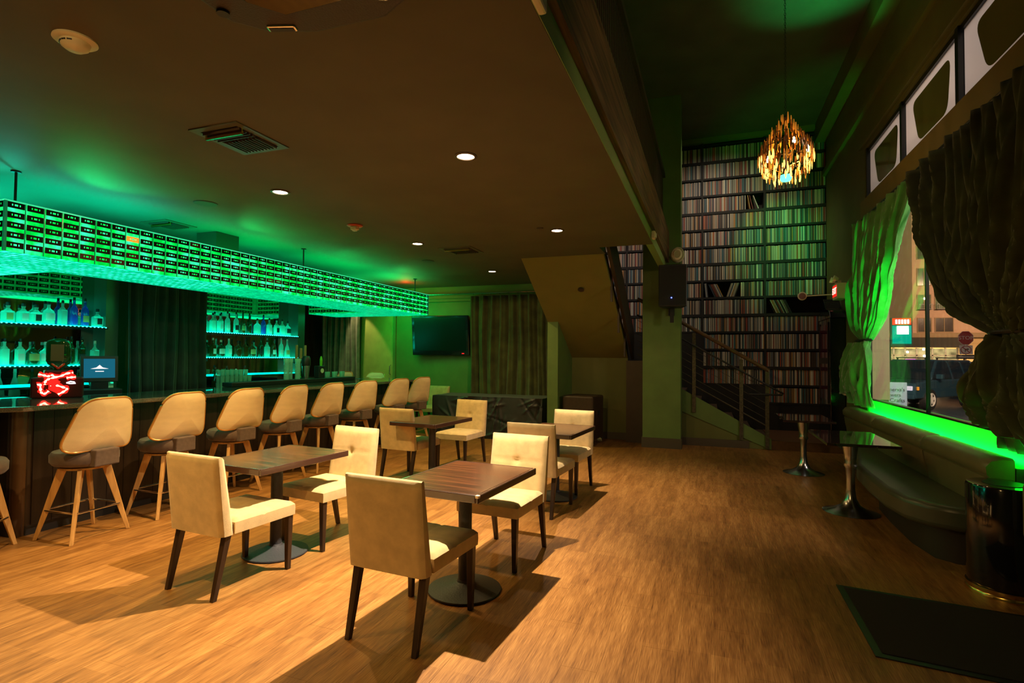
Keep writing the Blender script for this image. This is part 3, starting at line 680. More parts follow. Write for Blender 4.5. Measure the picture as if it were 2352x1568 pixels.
# drapes between the mirrors
def drape(name, m, x_or_y, a0, a1, z0, z1, folds, amp, axis='x', parent=None, seed=1, gather=0, **k):
    r_ = random.Random(seed); ph = [r_.uniform(0, 6) for _ in range(6)]
    def fn(u, v):
        z = z0+(z1-z0)*v
        f = amp*(sin(2*PI*folds*u+ph[0]+.5*sin(3*v+ph[1]))+.45*sin(2*PI*folds*2.3*u+ph[2]+v)+.25*sin(2*PI*folds*.45*u+ph[3]+2*v))*(1-.35*v)
        a = a0+(a1-a0)*u+.3*amp*sin(5*v+ph[4]+9*u)
        return Vector((x_or_y+f, a, z)) if axis == 'x' else Vector((a, x_or_y+f, z))
    q = MB(); q.grid(int(folds*14)+2, 16, fn); o = q.build(name, m, parent, smooth=70, **k)
    s_ = o.modifiers.new('thick', 'SOLIDIFY'); s_.thickness = .006; return o
drape('drape', DRAPE_D, -7.12, 4.93, 6.10, 1.005, 2.95, 7, .045, seed=4, label='dark floor length drape hanging between the two bar mirrors', category='curtain')
# ------------------------------------------------------------ cassette canopy
cn = thing('cassette_canopy', 'glowing green light canopy faced with rows of cassette tapes hanging over the bar', 'light canopy', (0, 0, 0))
CX, CY0, CY1, CZ0, CZ1 = -5.25, 2.66, 9.55, 2.335, 2.735
CWD = .85
def cassette_mesh(m):
    # front sheet with three see-through holes, then a rim; plane YZ facing +X
    ys_ = [-.058, -.030, -.022, -.011, .011, .022, .030, .058]; zs_ = [-.024, -.006, .008, .024]; q = MB()
    holes = {(1, 1), (3, 1), (5, 1)}
    for j in range(3):
        for i in range(7):
            if (i, j) in holes: continue
            q.add([(.004, ys_[i], zs_[j]), (.004, ys_[i+1], zs_[j]), (.004, ys_[i+1], zs_[j+1]), (.004, ys_[i], zs_[j+1])], [(0, 1, 2, 3)])
    q.add([(.004, -.058, -.024), (.004, .058, -.024), (.004, .058, .024), (.004, -.058, .024), (-.004, -.058, -.024), (-.004, .058, -.024), (-.004, .058, .024), (-.004, -.058, .024)], [(0, 1, 5, 4), (1, 2, 6, 5), (2, 3, 7, 6), (3, 0, 4, 7)])
    return q
cm = cassette_mesh(0).mesh('cassette', CASS); cmr = cassette_mesh(0).mesh('cassette', CASS_R); cmd = cassette_mesh(0).mesh('cassette', mat('cassette_dark_red', (.10, .012, .006), .3))
NC, NR = 51, 5; PY = (CY1-CY0)/NC; PZ = (CZ1-CZ0)/NR
rc = random.Random(5); amber = {(7, 3), (5, 0), (7, 2), (7, 1), (4, 0), (6, 0), (9, 0), (20, 1), (21, 1), (12, 4)}
for i in range(NC):
    for j in range(NR):
        o = obj('cassette', cmr if (i, j) == (7, 3) else cmd if (i, j) in amber else cm, cn, loc=(CX+.005, CY0+(i+.5)*PY, CZ0+(j+.5)*PZ+.014))
CXL = -7.42
npart = NC*NR
q2 = MB()
base = cassette_mesh(0)
def addcas(mt): q2.add([mt @ Vector(v) for v in base.v], base.f)
i = 0; x = CX
while x-PY > CXL:
    for j in range(NR):
        mt = Matrix.Translation((x-PY/2, CY0-.005, CZ0+(j+.5)*PZ+.014)) @ Matrix.Rotation(-PI/2, 4, 'Z')
        if npart < 300:
            o = obj('cassette', cm, cn); o.matrix_local = mt; npart += 1
        else: addcas(mt)
        addcas(Matrix.Translation((x-PY/2-CWD*0, CY1+.005, CZ0+(j+.5)*PZ+.014)) @ Matrix.Rotation(PI/2, 4, 'Z'))
        if x < CX-CWD:
            addcas(Matrix.Translation((x-PY/2, CY1-CWD-.005, CZ0+(j+.5)*PZ+.014)) @ Matrix.Rotation(-PI/2, 4, 'Z'))
            addcas(Matrix.Translation((x-PY/2, CY0+CWD+.005, CZ0+(j+.5)*PZ+.014)) @ Matrix.Rotation(PI/2, 4, 'Z'))
    x -= PY
y = CY0+CWD
while y+PY < CY1-CWD+.02:
    for j in range(NR): addcas(Matrix.Translation((CX-CWD-.005, y+PY/2, CZ0+(j+.5)*PZ+.014)) @ Matrix.Rotation(PI, 4, 'Z'))
    y += PY
q2.build('inner_cassettes', CASS, cn, kind='stuff')
# diffuser sheets
q = MB(); q.box(CX-.012, CX-.006, CY0+.012, CY1-.012, CZ0, CZ1); q.build('face_panel', DIFF_Y, cn)
q = MB(); q.box(CXL, CX-.012, CY0+.006, CY0+.012, CZ0, CZ1); q.build('face_panel', DIFF_Y, cn)
q = MB(); q.box(CXL, CX-.012, CY1-.012, CY1-.006, CZ0, CZ1); q.build('face_panel', DIFF_Y, cn)
DIFF_I = emis('canopy_inner_light', (.0, .9, .12), .35, .3, 8)
q = MB(); q.box(CX-CWD+.0, CX-CWD+.006, CY0+CWD, CY1-CWD, CZ0, CZ1); q.box(CXL, CX-CWD, CY1-CWD, CY1-CWD+.006, CZ0, CZ1); q.box(CXL, CX-CWD, CY0+CWD-.006, CY0+CWD, CZ0, CZ1); q.build('inner_panel', DIFF_I, cn)
q = MB(); q.box(CXL, CX-.012, CY0+.012, CY0+CWD, CZ0, CZ0+.008); q.box(CX-CWD, CX-.012, CY0+CWD, 5.0, CZ0, CZ0+.008); q.build('under_panel', DIFF_C, cn)
q = MB(); q.box(CX-CWD, CX-.012, 5.0, CY1-.012, CZ0, CZ0+.008); q.box(CXL, CX-CWD, CY1-CWD, CY1-.012, CZ0, CZ0+.008); q.build('under_panel', DIFF_G, cn)
# underside cassettes seen edge-on: thin slats in a grid
q = MB(); y = CY0+.05
q_h = .006
while y < CY1: q.box(CX-CWD if y > CY0+CWD and y < CY1-CWD else CXL, CX, y, y+.006, CZ0-.006, CZ0-.002); y += .066
x = CX-.1
while x > CX-CWD: q.box(x-.006, x, CY0, CY1, CZ0-.008, CZ0-.002); x -= .107
q.build('underside_grid', mat('under_grid', (.02, .2, .12), .3, emit=(.0, .55, .26), estr=.75), cn, kind='stuff')
q = MB()
for i in range(NC+1): q.box(CX-.004, CX+.004, CY0+i*PY-.003, CY0+i*PY+.003, CZ0, CZ1)
q.build('clear_dividers', POSTG, cn, kind='stuff')
RIM = mat('canopy_rim', (.05, .5, .2), .2, emit=(.05, 1, .45), estr=.7)
q = MB(); q.box(CX-.02, CX+.010, CY0-.01, CY1+.01, CZ1, CZ1+.010); q.box(CXL, CX, CY0-.01, CY0+.02, CZ1, CZ1+.010); q.build('rim', RIM, cn)
q = MB(); q.box(CX-.008, CX+.012, CY0-.012, CY0+.008, CZ0, CZ1); q.box(CX-.008, CX+.010, CY1-.008, CY1+.012, CZ0, CZ1); q.build('corner_post', POSTG, cn)
for (x, y) in ((-5.40, 2.80), (-5.40, 6.2), (-5.40, 9.3), (-7.0, 2.9)):
    q = MB(); q.tube([(x, y, CZ1-.01), (x, y, CEIL)], .010, 8); q.lathe([(.0, 0), (.035, 0), (.035, .012), (0, .012)], (x, y, CEIL-.013), 12); q.build('hanging_rod', BLACK, cn)
b = MB(); b.box(-5.98, -5.66, 4.98, 5.32, 2.76, CEIL-.001); b.build('hung_duct_box', mat('dark_green_box', (.02, .05, .03), .5), None, label='dark boxed duct hanging from the ceiling above the canopy', category='duct')
# ------------------------------------------------------------ bottles
CLEAR = glassy('clear_bottle', (.75, .97, .93), .05, .45, (.55, .95, .85))
FROST = glassy('frosted_bottle', (.7, .97, .93), .03, .85, (.55, .95, .85))
BLUEB = glassy('blue_bottle', (.1, .25, .85), .06, .35, (.10, .25, .95))
DKGR = glassy('dark_green_bottle', (.03, .14, .05), .08, .3, (.05, .20, .05))
AMB = glassy('amber_bottle', (.35, .12, .03), .06, .35, (.45, .16, .03))
CAPS = mat('dark_cap', (.02, .02, .025), .35); LABW = mat('pale_label', (.70, .72, .66), .6); LABT = mat('tan_label', (.55, .35, .12), .6); LABB = mat('black_label', (.02, .02, .02), .5)
def bottle(kind, col_, cap=CAPS, lab=None):
    t = thing('liquor_bottle', 'x', 'bottle')
    if kind == 'jug':
        q = MB(); q.box(-.045, .045, -.052, .052, 0, .125); q.build('body', col_, t, bevel=.018, bseg=3)
        q = MB(); q.lathe([(.040, .125), (.028, .140), (.018, .148), (.018, .170), (.022, .172), (.022, .180)], seg=14); q.build('neck', col_, t, smooth=True); zc, rc_ = .18, .019
    elif kind == 'round':
        q = MB(); q.lathe([(.0, 0), (.055, 0), (.060, .012), (.060, .13), (.050, .160), (.022, .182), (.016, .195), (.016, .225), (.019, .228), (.019, .235), (0, .235)], seg=20); q.build('body', col_, t, smooth=True); zc, rc_ = .235, .016
    elif kind == 'tall':
        q = MB(); q.lathe([(.0, 0), (.038, 0), (.041, .01), (.041, .19), (.034, .215), (.015, .245), (.014, .30), (.017, .302), (.017, .31), (0, .31)], seg=18); q.build('body', col_, t, smooth=True); zc, rc_ = .31, .013
    elif kind == 'square':
        q = MB(); q.box(-.037, .037, -.037, .037, 0, .185); q.build('body', col_, t, bevel=.012, bseg=2)
        q = MB(); q.lathe([(.033, .18), (.030, .195), (.014, .215), (.014, .25), (.017, .252), (.017, .262)], seg=14); q.build('neck', col_, t, smooth=True); zc, rc_ = .262, .014
    elif kind == 'cone':
        q = MB(); q.lathe([(.0, 0), (.052, 0), (.055, .02), (.048, .10), (.030, .18), (.016, .23), (.015, .28), (.018, .282), (.018, .295), (0, .295)], seg=20); q.build('body', col_, t, smooth=True); zc, rc_ = .295, .015
    q = MB(); q.lathe([(0, 0), (rc_, 0), (rc_, .03), (rc_*.8, .036), (0, .036)], (0, 0, zc), 12); q.build('cap', cap, t, smooth=True)
    if lab:
        r_ = {'jug': .053, 'round': .0615, 'tall': .0425, 'square': .038, 'cone': .052}[kind]
        q = MB(); h0, h1 = (.03, .10) if kind == 'jug' else (.05, .13)
        if kind in ('jug', 'square'):
            xx = .0455 if kind == 'jug' else .0375; q.box(xx, xx+.001, -.03, .03, h0, h1)
        else:
            n = 10; pts = [(-1.0+2.0*i/n) for i in range(n+1)]
            q.add([(r_*cos(a), r_*sin(a), h0) for a in pts]+[(r_*cos(a), r_*sin(a), h1) for a in pts], [(i, i+1, n+2+i, n+1+i) for i in range(n)])
        q.build('label_patch', lab, t)
    bpy.context.view_layer.update(); index_kids(t); return t
protos = {}
def put(kind, colname, x, y, z, lab, group, cap=CAPS, labm=None, sc=None):
    key = (kind, colname, cap.name, labm.name if labm else '')
    m_ = {'clear': CLEAR, 'frost': FROST, 'blue': BLUEB, 'green': DKGR, 'amber': AMB}[colname]
    if key not in protos: t = bottle(kind, m_, cap, labm); protos[key] = t; t.location = (x, y, z); t['label'] = lab; t['group'] = group
    else: t = dup(protos[key], (x, y, z), None, lab, group)
    t.scale = sc or (1, 1, 1); t.rotation_euler = (0, 0, (hash((round(x*100), round(y*100))) % 7-3)*.05)
    return t
nth = ['leftmost', 'second from left', 'third from left', 'fourth from left', 'fifth from left', 'sixth from left', 'seventh from left', 'eighth from left', 'ninth from left', 'tenth from left', 'eleventh from left', 'twelfth from left', 'thirteenth from left', 'fourteenth from left']
def row(specs, y0, dy, z, where, group, x=-7.30):
    for i, sp in enumerate(specs):
        kind, cn_, cap, lb, desc = sp
        put(kind, cn_, x+.012*((i*5) % 3-1), y0+dy*i, z+.001, '%s, %s, %s' % (desc, nth[i].replace(' from left',' on') if 0 else nth[i], where), group, cap, lb, (1, 1, 1) if kind != 'jug' else (1, 1, 1.05))
SGN = LABW
row([('jug', 'clear', CAPS, LABT, 'clear square jug with gold label'), ('jug', 'clear', CAPS, LABW, 'squat clear jug with short neck'), ('jug', 'clear', CAPS, LABB, 'squat clear jug with dark horseshoe label'),
     ('round', 'clear', CAPS, LABW, 'rounded clear bottle with pale label'), ('square', 'clear', CAPS, None, 'plain square clear bottle'), ('tall', 'blue', CAPS, None, 'tall cobalt blue bottle'), ('tall', 'blue', CAPS, LABT, 'tall cobalt blue bottle with tan label'), ('jug', 'clear', CAPS, LABB, 'squat clear jug with black ring label')],
    3.76, .132, 1.86, 'upper left shelf', 'bottles on the upper left bar shelf')
row([('square', 'frost', CAPS, None, 'white frosted bottle with black cap'), ('square', 'frost', CAPS, LABW, 'white frosted bottle with round emblem'), ('round', 'green', CAPS, LABT, 'dark green flask bottle with tan label'), ('round', 'clear', WHITEP, LABW, 'clear decanter with pale stopper'),
     ('round', 'amber', WHITEP, LABB, 'amber decanter with pale stopper'), ('tall', 'green', CAPS, None, 'slim dark bottle'), ('tall', 'green', CAPS, LABB, 'slim dark bottle with black label'), ('square', 'clear', WHITEP, None, 'clear bottle with pale stopper')],
    3.74, .132, 1.385, 'middle left shelf', 'bottles on the middle left bar shelf')
row([('square', 'frost', CAPS, LABW, 'frosted bottle with pour spout'), ('square', 'frost', CAPS, None, 'plain frosted bottle'), ('square', 'frost', CAPS, LABW, 'frosted bottle with pale label'), ('tall', 'clear', CAPS, LABW, 'tall clear bottle'), ('tall', 'clear', CAPS, LABB, 'tall clear bottle with dark label'),
     ('tall', 'amber', CAPS, LABT, 'tall orange bottle'), ('tall', 'green', CAPS, None, 'bright green bottle'), ('round', 'clear', CAPS, None, 'round clear bottle'), ('tall', 'blue', CAPS, None, 'tall blue tinted bottle'), ('square', 'frost', CAPS, LABW, 'pale frosted bottle'),
     ('square', 'frost', CAPS, LABB, 'frosted bottle with dark lettered label'), ('square', 'frost', CAPS, None, 'bright plain frosted bottle'), ('round', 'clear', CAPS, LABB, 'round clear bottle with dark label')],
    6.24, .148, 1.875, 'upper right shelf', 'bottles on the upper right bar shelf')
row([('round', 'amber', WHITEP, LABB, 'amber round bottle with stopper'), ('square', 'amber', WHITEP, LABW, 'amber square bottle with pale label'), ('round', 'green', WHITEP, LABW, 'dark green round bottle'), ('square', 'clear', WHITEP, LABW, 'square clear bottle with large label'), ('round', 'amber', CAPS, None, 'dark amber round bottle'),
     ('square', 'amber', CAPS, None, 'dark square bottle'), ('round', 'amber', CAPS, LABT, 'amber round bottle with tan label'), ('tall', 'green', CAPS, LABB, 'slim green bottle with black label'), ('square', 'clear', CAPS, LABW, 'clear square bottle'), ('tall', 'amber', CAPS, LABW, 'slim amber bottle'), ('tall', 'clear', WHITEP, LABW, 'slim clear bottle with stopper'), ('cone', 'clear', WHITEP, LABT, 'bell shaped clear bottle with gold label')],
    6.24, .160, 1.485, 'middle right shelf', 'bottles on the middle right bar shelf')
row([('cone', 'frost', WHITEP, None, 'white bell shaped bottle'), ('cone', 'frost', WHITEP, LABW, 'white bell shaped bottle with round crest'), ('cone', 'green', CAPS, LABT, 'green bell shaped bottle with brown label'), ('tall', 'green', CAPS, None, 'short dark green bottle'), ('square', 'clear', CAPS, LABW, 'square clear bottle')],
    3.98, .17, 1.0, 'left back counter', 'bottles on the left back counter', x=-7.02)
row([('cone', 'green', CAPS, None, 'green cone bottle'), ('tall', 'green', CAPS, LABB, 'dark slim bottle'), ('square', 'clear', WHITEP, LABW, 'clear square bottle'), ('tall', 'amber', CAPS, None, 'brown slim bottle')],
    6.30, .19, 1.0, 'right back counter', 'bottles on the right back counter', x=-7.105)
# glasses: overturned tumblers in a block on the back counter, plus small glasses on the ledge
def tumbler():
    q = MB(); q.lathe([(.030, 0), (.038, .095), (.035, .095), (.028, .006), (0, .006)], seg=14); return q.mesh('glass_tumbler', CLEAR, 40)
tm = tumbler()
k = 0
for r_ in range(2):
    for c_ in range(7):
        for l_ in range(3):
            if l_ == 2 and r_ == 0 and c_ > 4: continue
            obj('glass_tumbler', tm, None, loc=(-6.912-.079*r_, 6.25+.085*c_, 1.001+.097*l_), label='clear tumbler stacked on the back counter beside the drape, %s layer' % ('bottom', 'middle', 'top')[l_], category='glass', group='stacked tumblers by the drape, %s layer' % ('bottom', 'middle', 'top')[l_])
for c_ in range(6):
    obj('glass_tumbler', tm, None, loc=(-6.11-.05*(c_ % 2), 7.62+.10*c_, 1.151), label='small clear glass in the row at the right end of the black bar ledge', category='glass', group='small glasses on the bar ledge')
# cup stacks, shaker, tap tower
CUP = glassy('plastic_cup', (.8, .95, .92), .04, .7, (.65, .95, .85))
for c_, (y, x) in enumerate(((6.68, -6.10), (6.80, -6.14), (6.90, -6.08))):
    q = MB(); pr = []
    for i in range(16): pr += [(.036, i*.017), (.040, i*.017+.012), (.042, i*.017+.014)]
    pr += [(.046, .32), (.043, .32), (.03, .25), (0, .25)]
    o = q.lathe(pr, seg=16).build('cup_stack', CUP, None, label='%s tall stack of clear plastic cups on the bar ledge' % ('left', 'middle', 'right')[c_], category='cups', group='plastic cup stacks'); o.location = (x, y, 1.151)
t = thing('cocktail_shaker', 'steel shaker stack shining gold on the bar ledge', 'shaker', (-6.11, 7.12, 1.151))
q = MB(); q.lathe([(.045, 0), (.062, .20), (.064, .205)], seg=20); q.build('cup', STEEL, t, smooth=True)
q = MB(); q.lathe([(.066, .205), (.072, .22), (.068, .32), (.05, .36), (0, .365)], seg=20); q.build('holder', BLACK, t, smooth=True)
t = thing('drink_caddy', 'dark drinks caddy with round cream badge on the bar ledge', 'caddy', (-6.11, 7.45, 1.151))
q = MB(); q.box(-.05, .05, -.075, .075, 0, .20); q.build('bin', BLACK, t, bevel=.008)
q = MB(); q.prism([(.038*cos(a*PI/8), .12+.038*sin(a*PI/8)) for a in range(16)], .006, lambda a, c_, d: (.0505+d, a, c_)); q.build('badge', CREAM, t)
q = MB(); q.lathe([(.0, .2), (.02, .2), (.024, .3), (.01, .36), (0, .36)], (0, .03, 0), 10); q.build('bottle_neck', mat('lime_green', (.15, .5, .02), .3), t)
t = thing('beer_tap_tower', 'tap tower with wooden handles behind the shaker', 'beer taps', (-6.33, 7.25, 1.091))
q = MB(); q.box(-.05, .05, -.14, .14, 0, .02); q.box(-.03, .03, -.03, .03, .02, .30); q.box(-.035, .035, -.14, .14, .30, .36); q.build('tower', CHROME, t, bevel=.006)
for k, y in enumerate((-.10, 0, .10)):
    q = MB(); q.box(-.012, .012, y-.022, y+.022, .38, .60 if k != 1 else .55); q.box(-.008, .008, y-.008, y+.008, .355, .38); q.build('tap_handle', mat('tap_handle_wood', (.35, .16, .06), .5), t, bevel=.006)
# bottle dispenser with red neon logo at the bar's inner edge
t = thing('neon_drink_dispenser', 'drink dispenser with upturned dark bottle above a glowing red neon figure', 'dispenser', (-6.02, 3.52, 1.091), -.60)
q = MB(); q.box(-.10, .06, -.20, .20, 0, .20); q.box(-.06, .04, -.10, .10, .20, .27); q.build('housing', mat('dark_red_plastic', (.06, .004, .004), .3), t, bevel=.015)
q = MB(); q.lathe([(.03, .26), (.035, .29), (.075, .33), (.085, .36), (.085, .53), (.075, .555), (.03, .575), (0, .578)], (-.01, 0, 0), 24, sy=1.15); q.build('upturned_bottle', DKGR, t, smooth=True)
q = MB(); q.box(.0755, .078, -.055, .045, .36, .52); q.build('bottle_label', mat('brown_label', (.16, .07, .02), .6), t)
# abstract red figure: backing glow and hot tubes
NEON = ([(-.14, .232), (-.10, .222), (-.07, .212), (-.04, .222), (-.02, .206)], [(-.02, .200), (.03, .214), (.07, .236), (.12, .246)], [(-.02, .200), (-.06, .186), (-.085, .165), (-.09, .13)],
        [(-.145, .130), (-.125, .134), (-.120, .09), (-.115, .06), (-.09, .045), (-.06, .07)], [(-.05, .118), (-.01, .124), (.04, .106), (.075, .088), (.05, .060), (.01, .036)], [(.07, .195), (.10, .199), (.14, .202)])
q = MB()
def curvy(pts, n=6):
    P_ = [pts[0]]+list(pts)+[pts[-1]]; out = []
    for i_ in range(1, len(P_)-2):
        for k_ in range(n):
            u_ = k_/n; out.append(tuple(.5*(2*P_[i_][d]+(P_[i_+1][d]-P_[i_-1][d])*u_+(2*P_[i_-1][d]-5*P_[i_][d]+4*P_[i_+1][d]-P_[i_+2][d])*u_*u_+(3*P_[i_][d]-P_[i_-1][d]-3*P_[i_+1][d]+P_[i_+2][d])*u_**3) for d in (0, 1)))
    return out+[tuple(pts[-1])]
NEON = [curvy(p_) for p_ in NEON]
for pts in NEON: q.tube([(.062, a, c_) for a, c_ in pts], [.022+.005*sin(i_*.9) for i_ in range(len(pts))], 8)
q.tube([(.058, -.05, .20), (.058, -.02, .15), (.058, -.03, .10), (.058, .02, .06)], [.03, .045, .04, .03], 8); q.build('neon_shape', REDL, t, smooth=True)
q = MB()
for pts in NEON: q.tube([(.082, a, c_) for a, c_ in pts], [.009+.003*sin(i_*1.1) for i_ in range(len(pts))], 6)
q.build('neon_tube', REDW, t, smooth=True)
q = MB(); q.tube([(.068, .07, .145), (.068, .10, .158), (.068, .13, .152), (.068, .14, .14), (.068, .10, .138), (.068, .07, .145)], .006, 6); q.build('white_neon_ring', WHL, t)
# register terminal
t = thing('register_terminal', 'dark touch screen register showing a white logo on blue', 'cash register', (-6.60, 4.28, 1.001), -.45)
b = MB(); b.box(-6.85, -6.40, 3.47, 4.75, .0, 1.0); b.build('register_stand', DARKP, None, bevel=.01, label='low dark cabinet carrying the register behind the bar', category='cabinet')
q = MB(); q.box(-.18, .16, -.20, .20, 0, .12); q.build('cash_drawer', BLACK, t, bevel=.006)
q = MB(); q.box(-.06, .06, -.08, .08, .12, .2); q.build('stand', BLACK, t)
tilt = Matrix.Translation((.03, 0, .20)) @ Matrix.Rotation(-.15, 4, 'Y')
q = MB(); q.box(-.03, .01, -.175, .175, 0, .30, tilt); q.build('screen_housing', BLACK, t, bevel=.006)
q = MB(); q.box(.0105, .0115, -.145, .145, .045, .265, tilt); q.build('screen', emis('register_screen', (.01, .13, .20), 1.0), t)
q = MB(); q.add([tilt @ Vector((.0125, a, c_)) for a, c_ in ((-.085, .150), (-.03, .165), (0, .195), (.03, .165), (.085, .150), (.06, .148), (-.06, .148))], [(0, 1, 2, 3, 4, 5, 6)])
q.box(.012, .0125, -.04, .04, .115, .125, tilt); q.build('logo', emis('logo_white', (1, 1, 1), 1.0), t)
# ------------------------------------------------------------ back wall fittings
b = MB(); b.box(-8.96, -8.70, 10.70, 10.75, 1.0, 2.33); b.build('wall_notice_panel', mat('pale_panel', (.45, .50, .42), .5), None, label='tall pale blank panel on the dark wood wall behind the bar end', category='panel')
b = MB(); b.box(X0, -8.72, 10.66, 10.70, 0, CEIL); bw = struct('wall_back_wood', b, mat_wood('red_brown_panelling', (.06, .022, .012), (.12, .045, .022), (20, 2, 2), .5))
drape('drape', SHINY_D, 10.60, -8.68, -7.58, .05, 2.62, 7, .05, axis='y', seed=2, label='grey green velvet drape beside the lit door past the bar', category='curtain')
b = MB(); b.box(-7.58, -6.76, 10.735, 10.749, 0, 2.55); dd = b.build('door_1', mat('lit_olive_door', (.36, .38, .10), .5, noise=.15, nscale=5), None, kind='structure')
b = MB(); b.tube([(-6.83, 10.73, 1.10), (-6.83, 10.68, 1.12), (-6.83, 10.68, 1.30), (-6.83, 10.73, 1.32)], .010, 8); b.build('door_handle', STEEL, dd)
b = MB(); b.box(-6.76, -6.70, 10.70, 10.75, 0, CEIL); b.box(-7.62, -7.58, 10.70, 10.75, 0, CEIL); struct('trim_8', b, GREENW)
b = MB(); b.box(-6.70, -3.0, 10.66, 10.75, 2.72, 2.78); b.box(-6.7, -3.0, 10.60, 10.75, 2.78, CEIL); struct('trim_9', b, GREENW)
b = MB(); b.box(-6.70, -5.3, 10.73, 10.75, 0, .13); struct('baseboard_back', b, BASEB)
# television
t = thing('television', 'flat black television tilted on the green back wall', 'television', (-5.50, 10.58, 1.98)); t.rotation_euler = (math.radians(6), 0, math.radians(4))
q = MB(); q.box(-.66, .66, -.03, .03, -.43, .43); q.build('housing', BLACKG, t, bevel=.012)
q = MB(); q.box(-.60, .60, -.033, -.030, -.33, .385); q.build('screen', SCREEN, t)
q = MB(); q.box(.50, .55, -.036, -.030, -.395, -.38); q.build('standby_light', emis('standby_red', (1, .02, .02), 2), t)
q = MB(); q.box(-.2, .2, .03, .11, -.2, .2); q.build('wall_bracket', BLACK, t)
# curtain with rod on back wall
cu = thing('stage_curtain', 'moss green velvet curtain on a rod above the black draped riser', 'curtain', (0, 0, 0))
q = MB(); q.tube([(-6.68, 10.50, 2.86), (-2.9, 10.50, 2.86)], .012, 8); q.build('rod', STEEL, cu)
drape('cloth', VELVET, 10.50, -4.76, -2.85, .35, 2.80, 9, .055, axis='y', parent=cu, seed=9)
for k in range(10):
    q = MB(); q.tube([(-4.70+.2*k, 10.50+.02*cos(a), 2.845+.02*sin(a)) for a in [i*PI/4 for i in range(8)]], .003, 5, closed=True); q.build('ring', BLACK, cu)
# black draped riser
t = thing('draped_riser', 'low stage riser wrapped in wrinkled black cloth before the curtain', 'stage riser', (0, 0, 0))
q = MB(); q.box(-5.02, -2.90, 9.55, 10.32, 0, .76); q.build('platform_box', BLACK, t)
rw = random.Random(11); cre = [(rw.uniform(-5.05, -2.9), rw.uniform(.0, .75), rw.uniform(0, PI), rw.uniform(.15, .5), rw.choice([-1, 1])) for _ in range(46)]
def wr_(x, z):
    d = 0
    for cx_, cz_, a, L_, sg in cre:
        u = (x-cx_)*cos(a)+(z-cz_)*sin(a); v = -(x-cx_)*sin(a)+(z-cz_)*cos(a)
        d += sg*.040*math.exp(-(v/.020)**2)*max(0, 1-abs(u)/L_)
    return d
def skirt(u, v):
    x = -5.08+2.22*u; z = .77*v; return Vector((x, 9.50-.05*(1-v)+wr_(x, z)-.012*sin(14*x)*(1-v), z))
q = MB(); q.grid(130, 44, skirt)
q.grid(12, 8, lambda u, v: Vector((-5.08+2.22*u, 9.50+.84*v, .772+.003*sin(20*u+9*v))))
q.grid(20, 16, lambda u, v: Vector((-5.08-.04*(1-v)+.012*sin(20*u+5*v), 9.50+.84*u, .77*v)))
q.build('cloth', CLOTHB, t, smooth=70)
# subwoofer / flight case on castors
t = thing('castor_case', 'tall dark brown case on castors beneath the stairs', 'case', (-2.12, 9.62, 0), -.12)
q = MB(); q.box(-.30, .27, -.30, .30, .10, .86); q.build('box', mat('case_brown', (.045, .024, .014), .45, noise=.2), t, bevel=.03)
q = MB(); q.box(-.29, .26, -.306, -.300, .12, .60); q.build('front_grille', BLACK, t)
for (x, y) in ((-.24, -.24), (.22, -.24), (.22, .24), (-.24, .24)):
    q = MB(); q.prism([(.045*cos(a*PI/6), .05+.045*sin(a*PI/6)) for a in range(12)], .03, lambda a, c_, d: (x+a, y+d-.015, c_)); q.box(x-.02, x+.02, y-.03, y+.03, .08, .10); q.build('castor', CHROME, t)
for s_ in (-1, 1):
    q = MB(); q.box(.268, .276, -.07, .07, .52, .60); q.build('side_handle', BLACK, t); break
# loudspeaker, horn disc on column
t = thing('wall_loudspeaker', 'black loudspeaker with blue light bracketed to the green column', 'loudspeaker', (-.585, 9.28, 2.70), .10)
q = MB(); q.prism([(-.22, -.20), (.22, -.20), (.16, .18), (-.16, .18)], .68, lambda a, c_, d: (a, c_, d-.34)); q.build('cabinet', BLACK, t, bevel=.015)
q = MB(); q.box(-.205, .205, -.212, -.200, -.31, .31); q.build('grille', mat('speaker_grille', (.006, .005, .005), .7, bump=.3, bscale=300), t)
q = MB(); q.lathe([(0, 0), (.010, 0), (.010, .004), (0, .004)], (0, 0, 0), 10, Matrix.Translation((-.02, -.214, -.20)) @ Matrix.Rotation(PI/2, 4, 'X')); q.build('power_light', emis('blue_led', (.05, .08, 1), 14), t)
q = MB(); q.box(-.03, .03, .10, .16, -.58, -.30); q.box(-.015, .015, .10, .33, -.34, -.30); q.box(-.05, .05, .33, .345, -.45, -.15); q.build('bracket', BLACK, t)
t = thing('round_alarm_horn', 'round cream dome mounted above the black loudspeaker', 'alarm', (-.50, 9.25, 3.22))
R90 = Matrix.Rotation(PI/2, 4, 'X')
q = MB(); q.lathe([(0, .07), (.06, .068), (.10, .045), (.125, .01), (.13, -.02), (.10, -.03), (0, -.03)], (0, 0, 0), 28, R90, sx=.85); q.build('dome', CREAM, t, smooth=True)
q = MB(); q.lathe([(.050, .072), (.062, .075), (.062, .064), (.050, .064)], (0, 0, 0), 28, R90, sx=.85); q.lathe([(.105, .050), (.113, .044), (.108, .036), (.100, .044)], (0, 0, 0), 28, R90, sx=.85); q.build('horn_rings', mat('dull_olive_plastic', (.35, .32, .18), .5), t)
q = MB(); q.box(-.03, .03, .03, .385, -.03, .03); q.build('arm', CREAM, t)
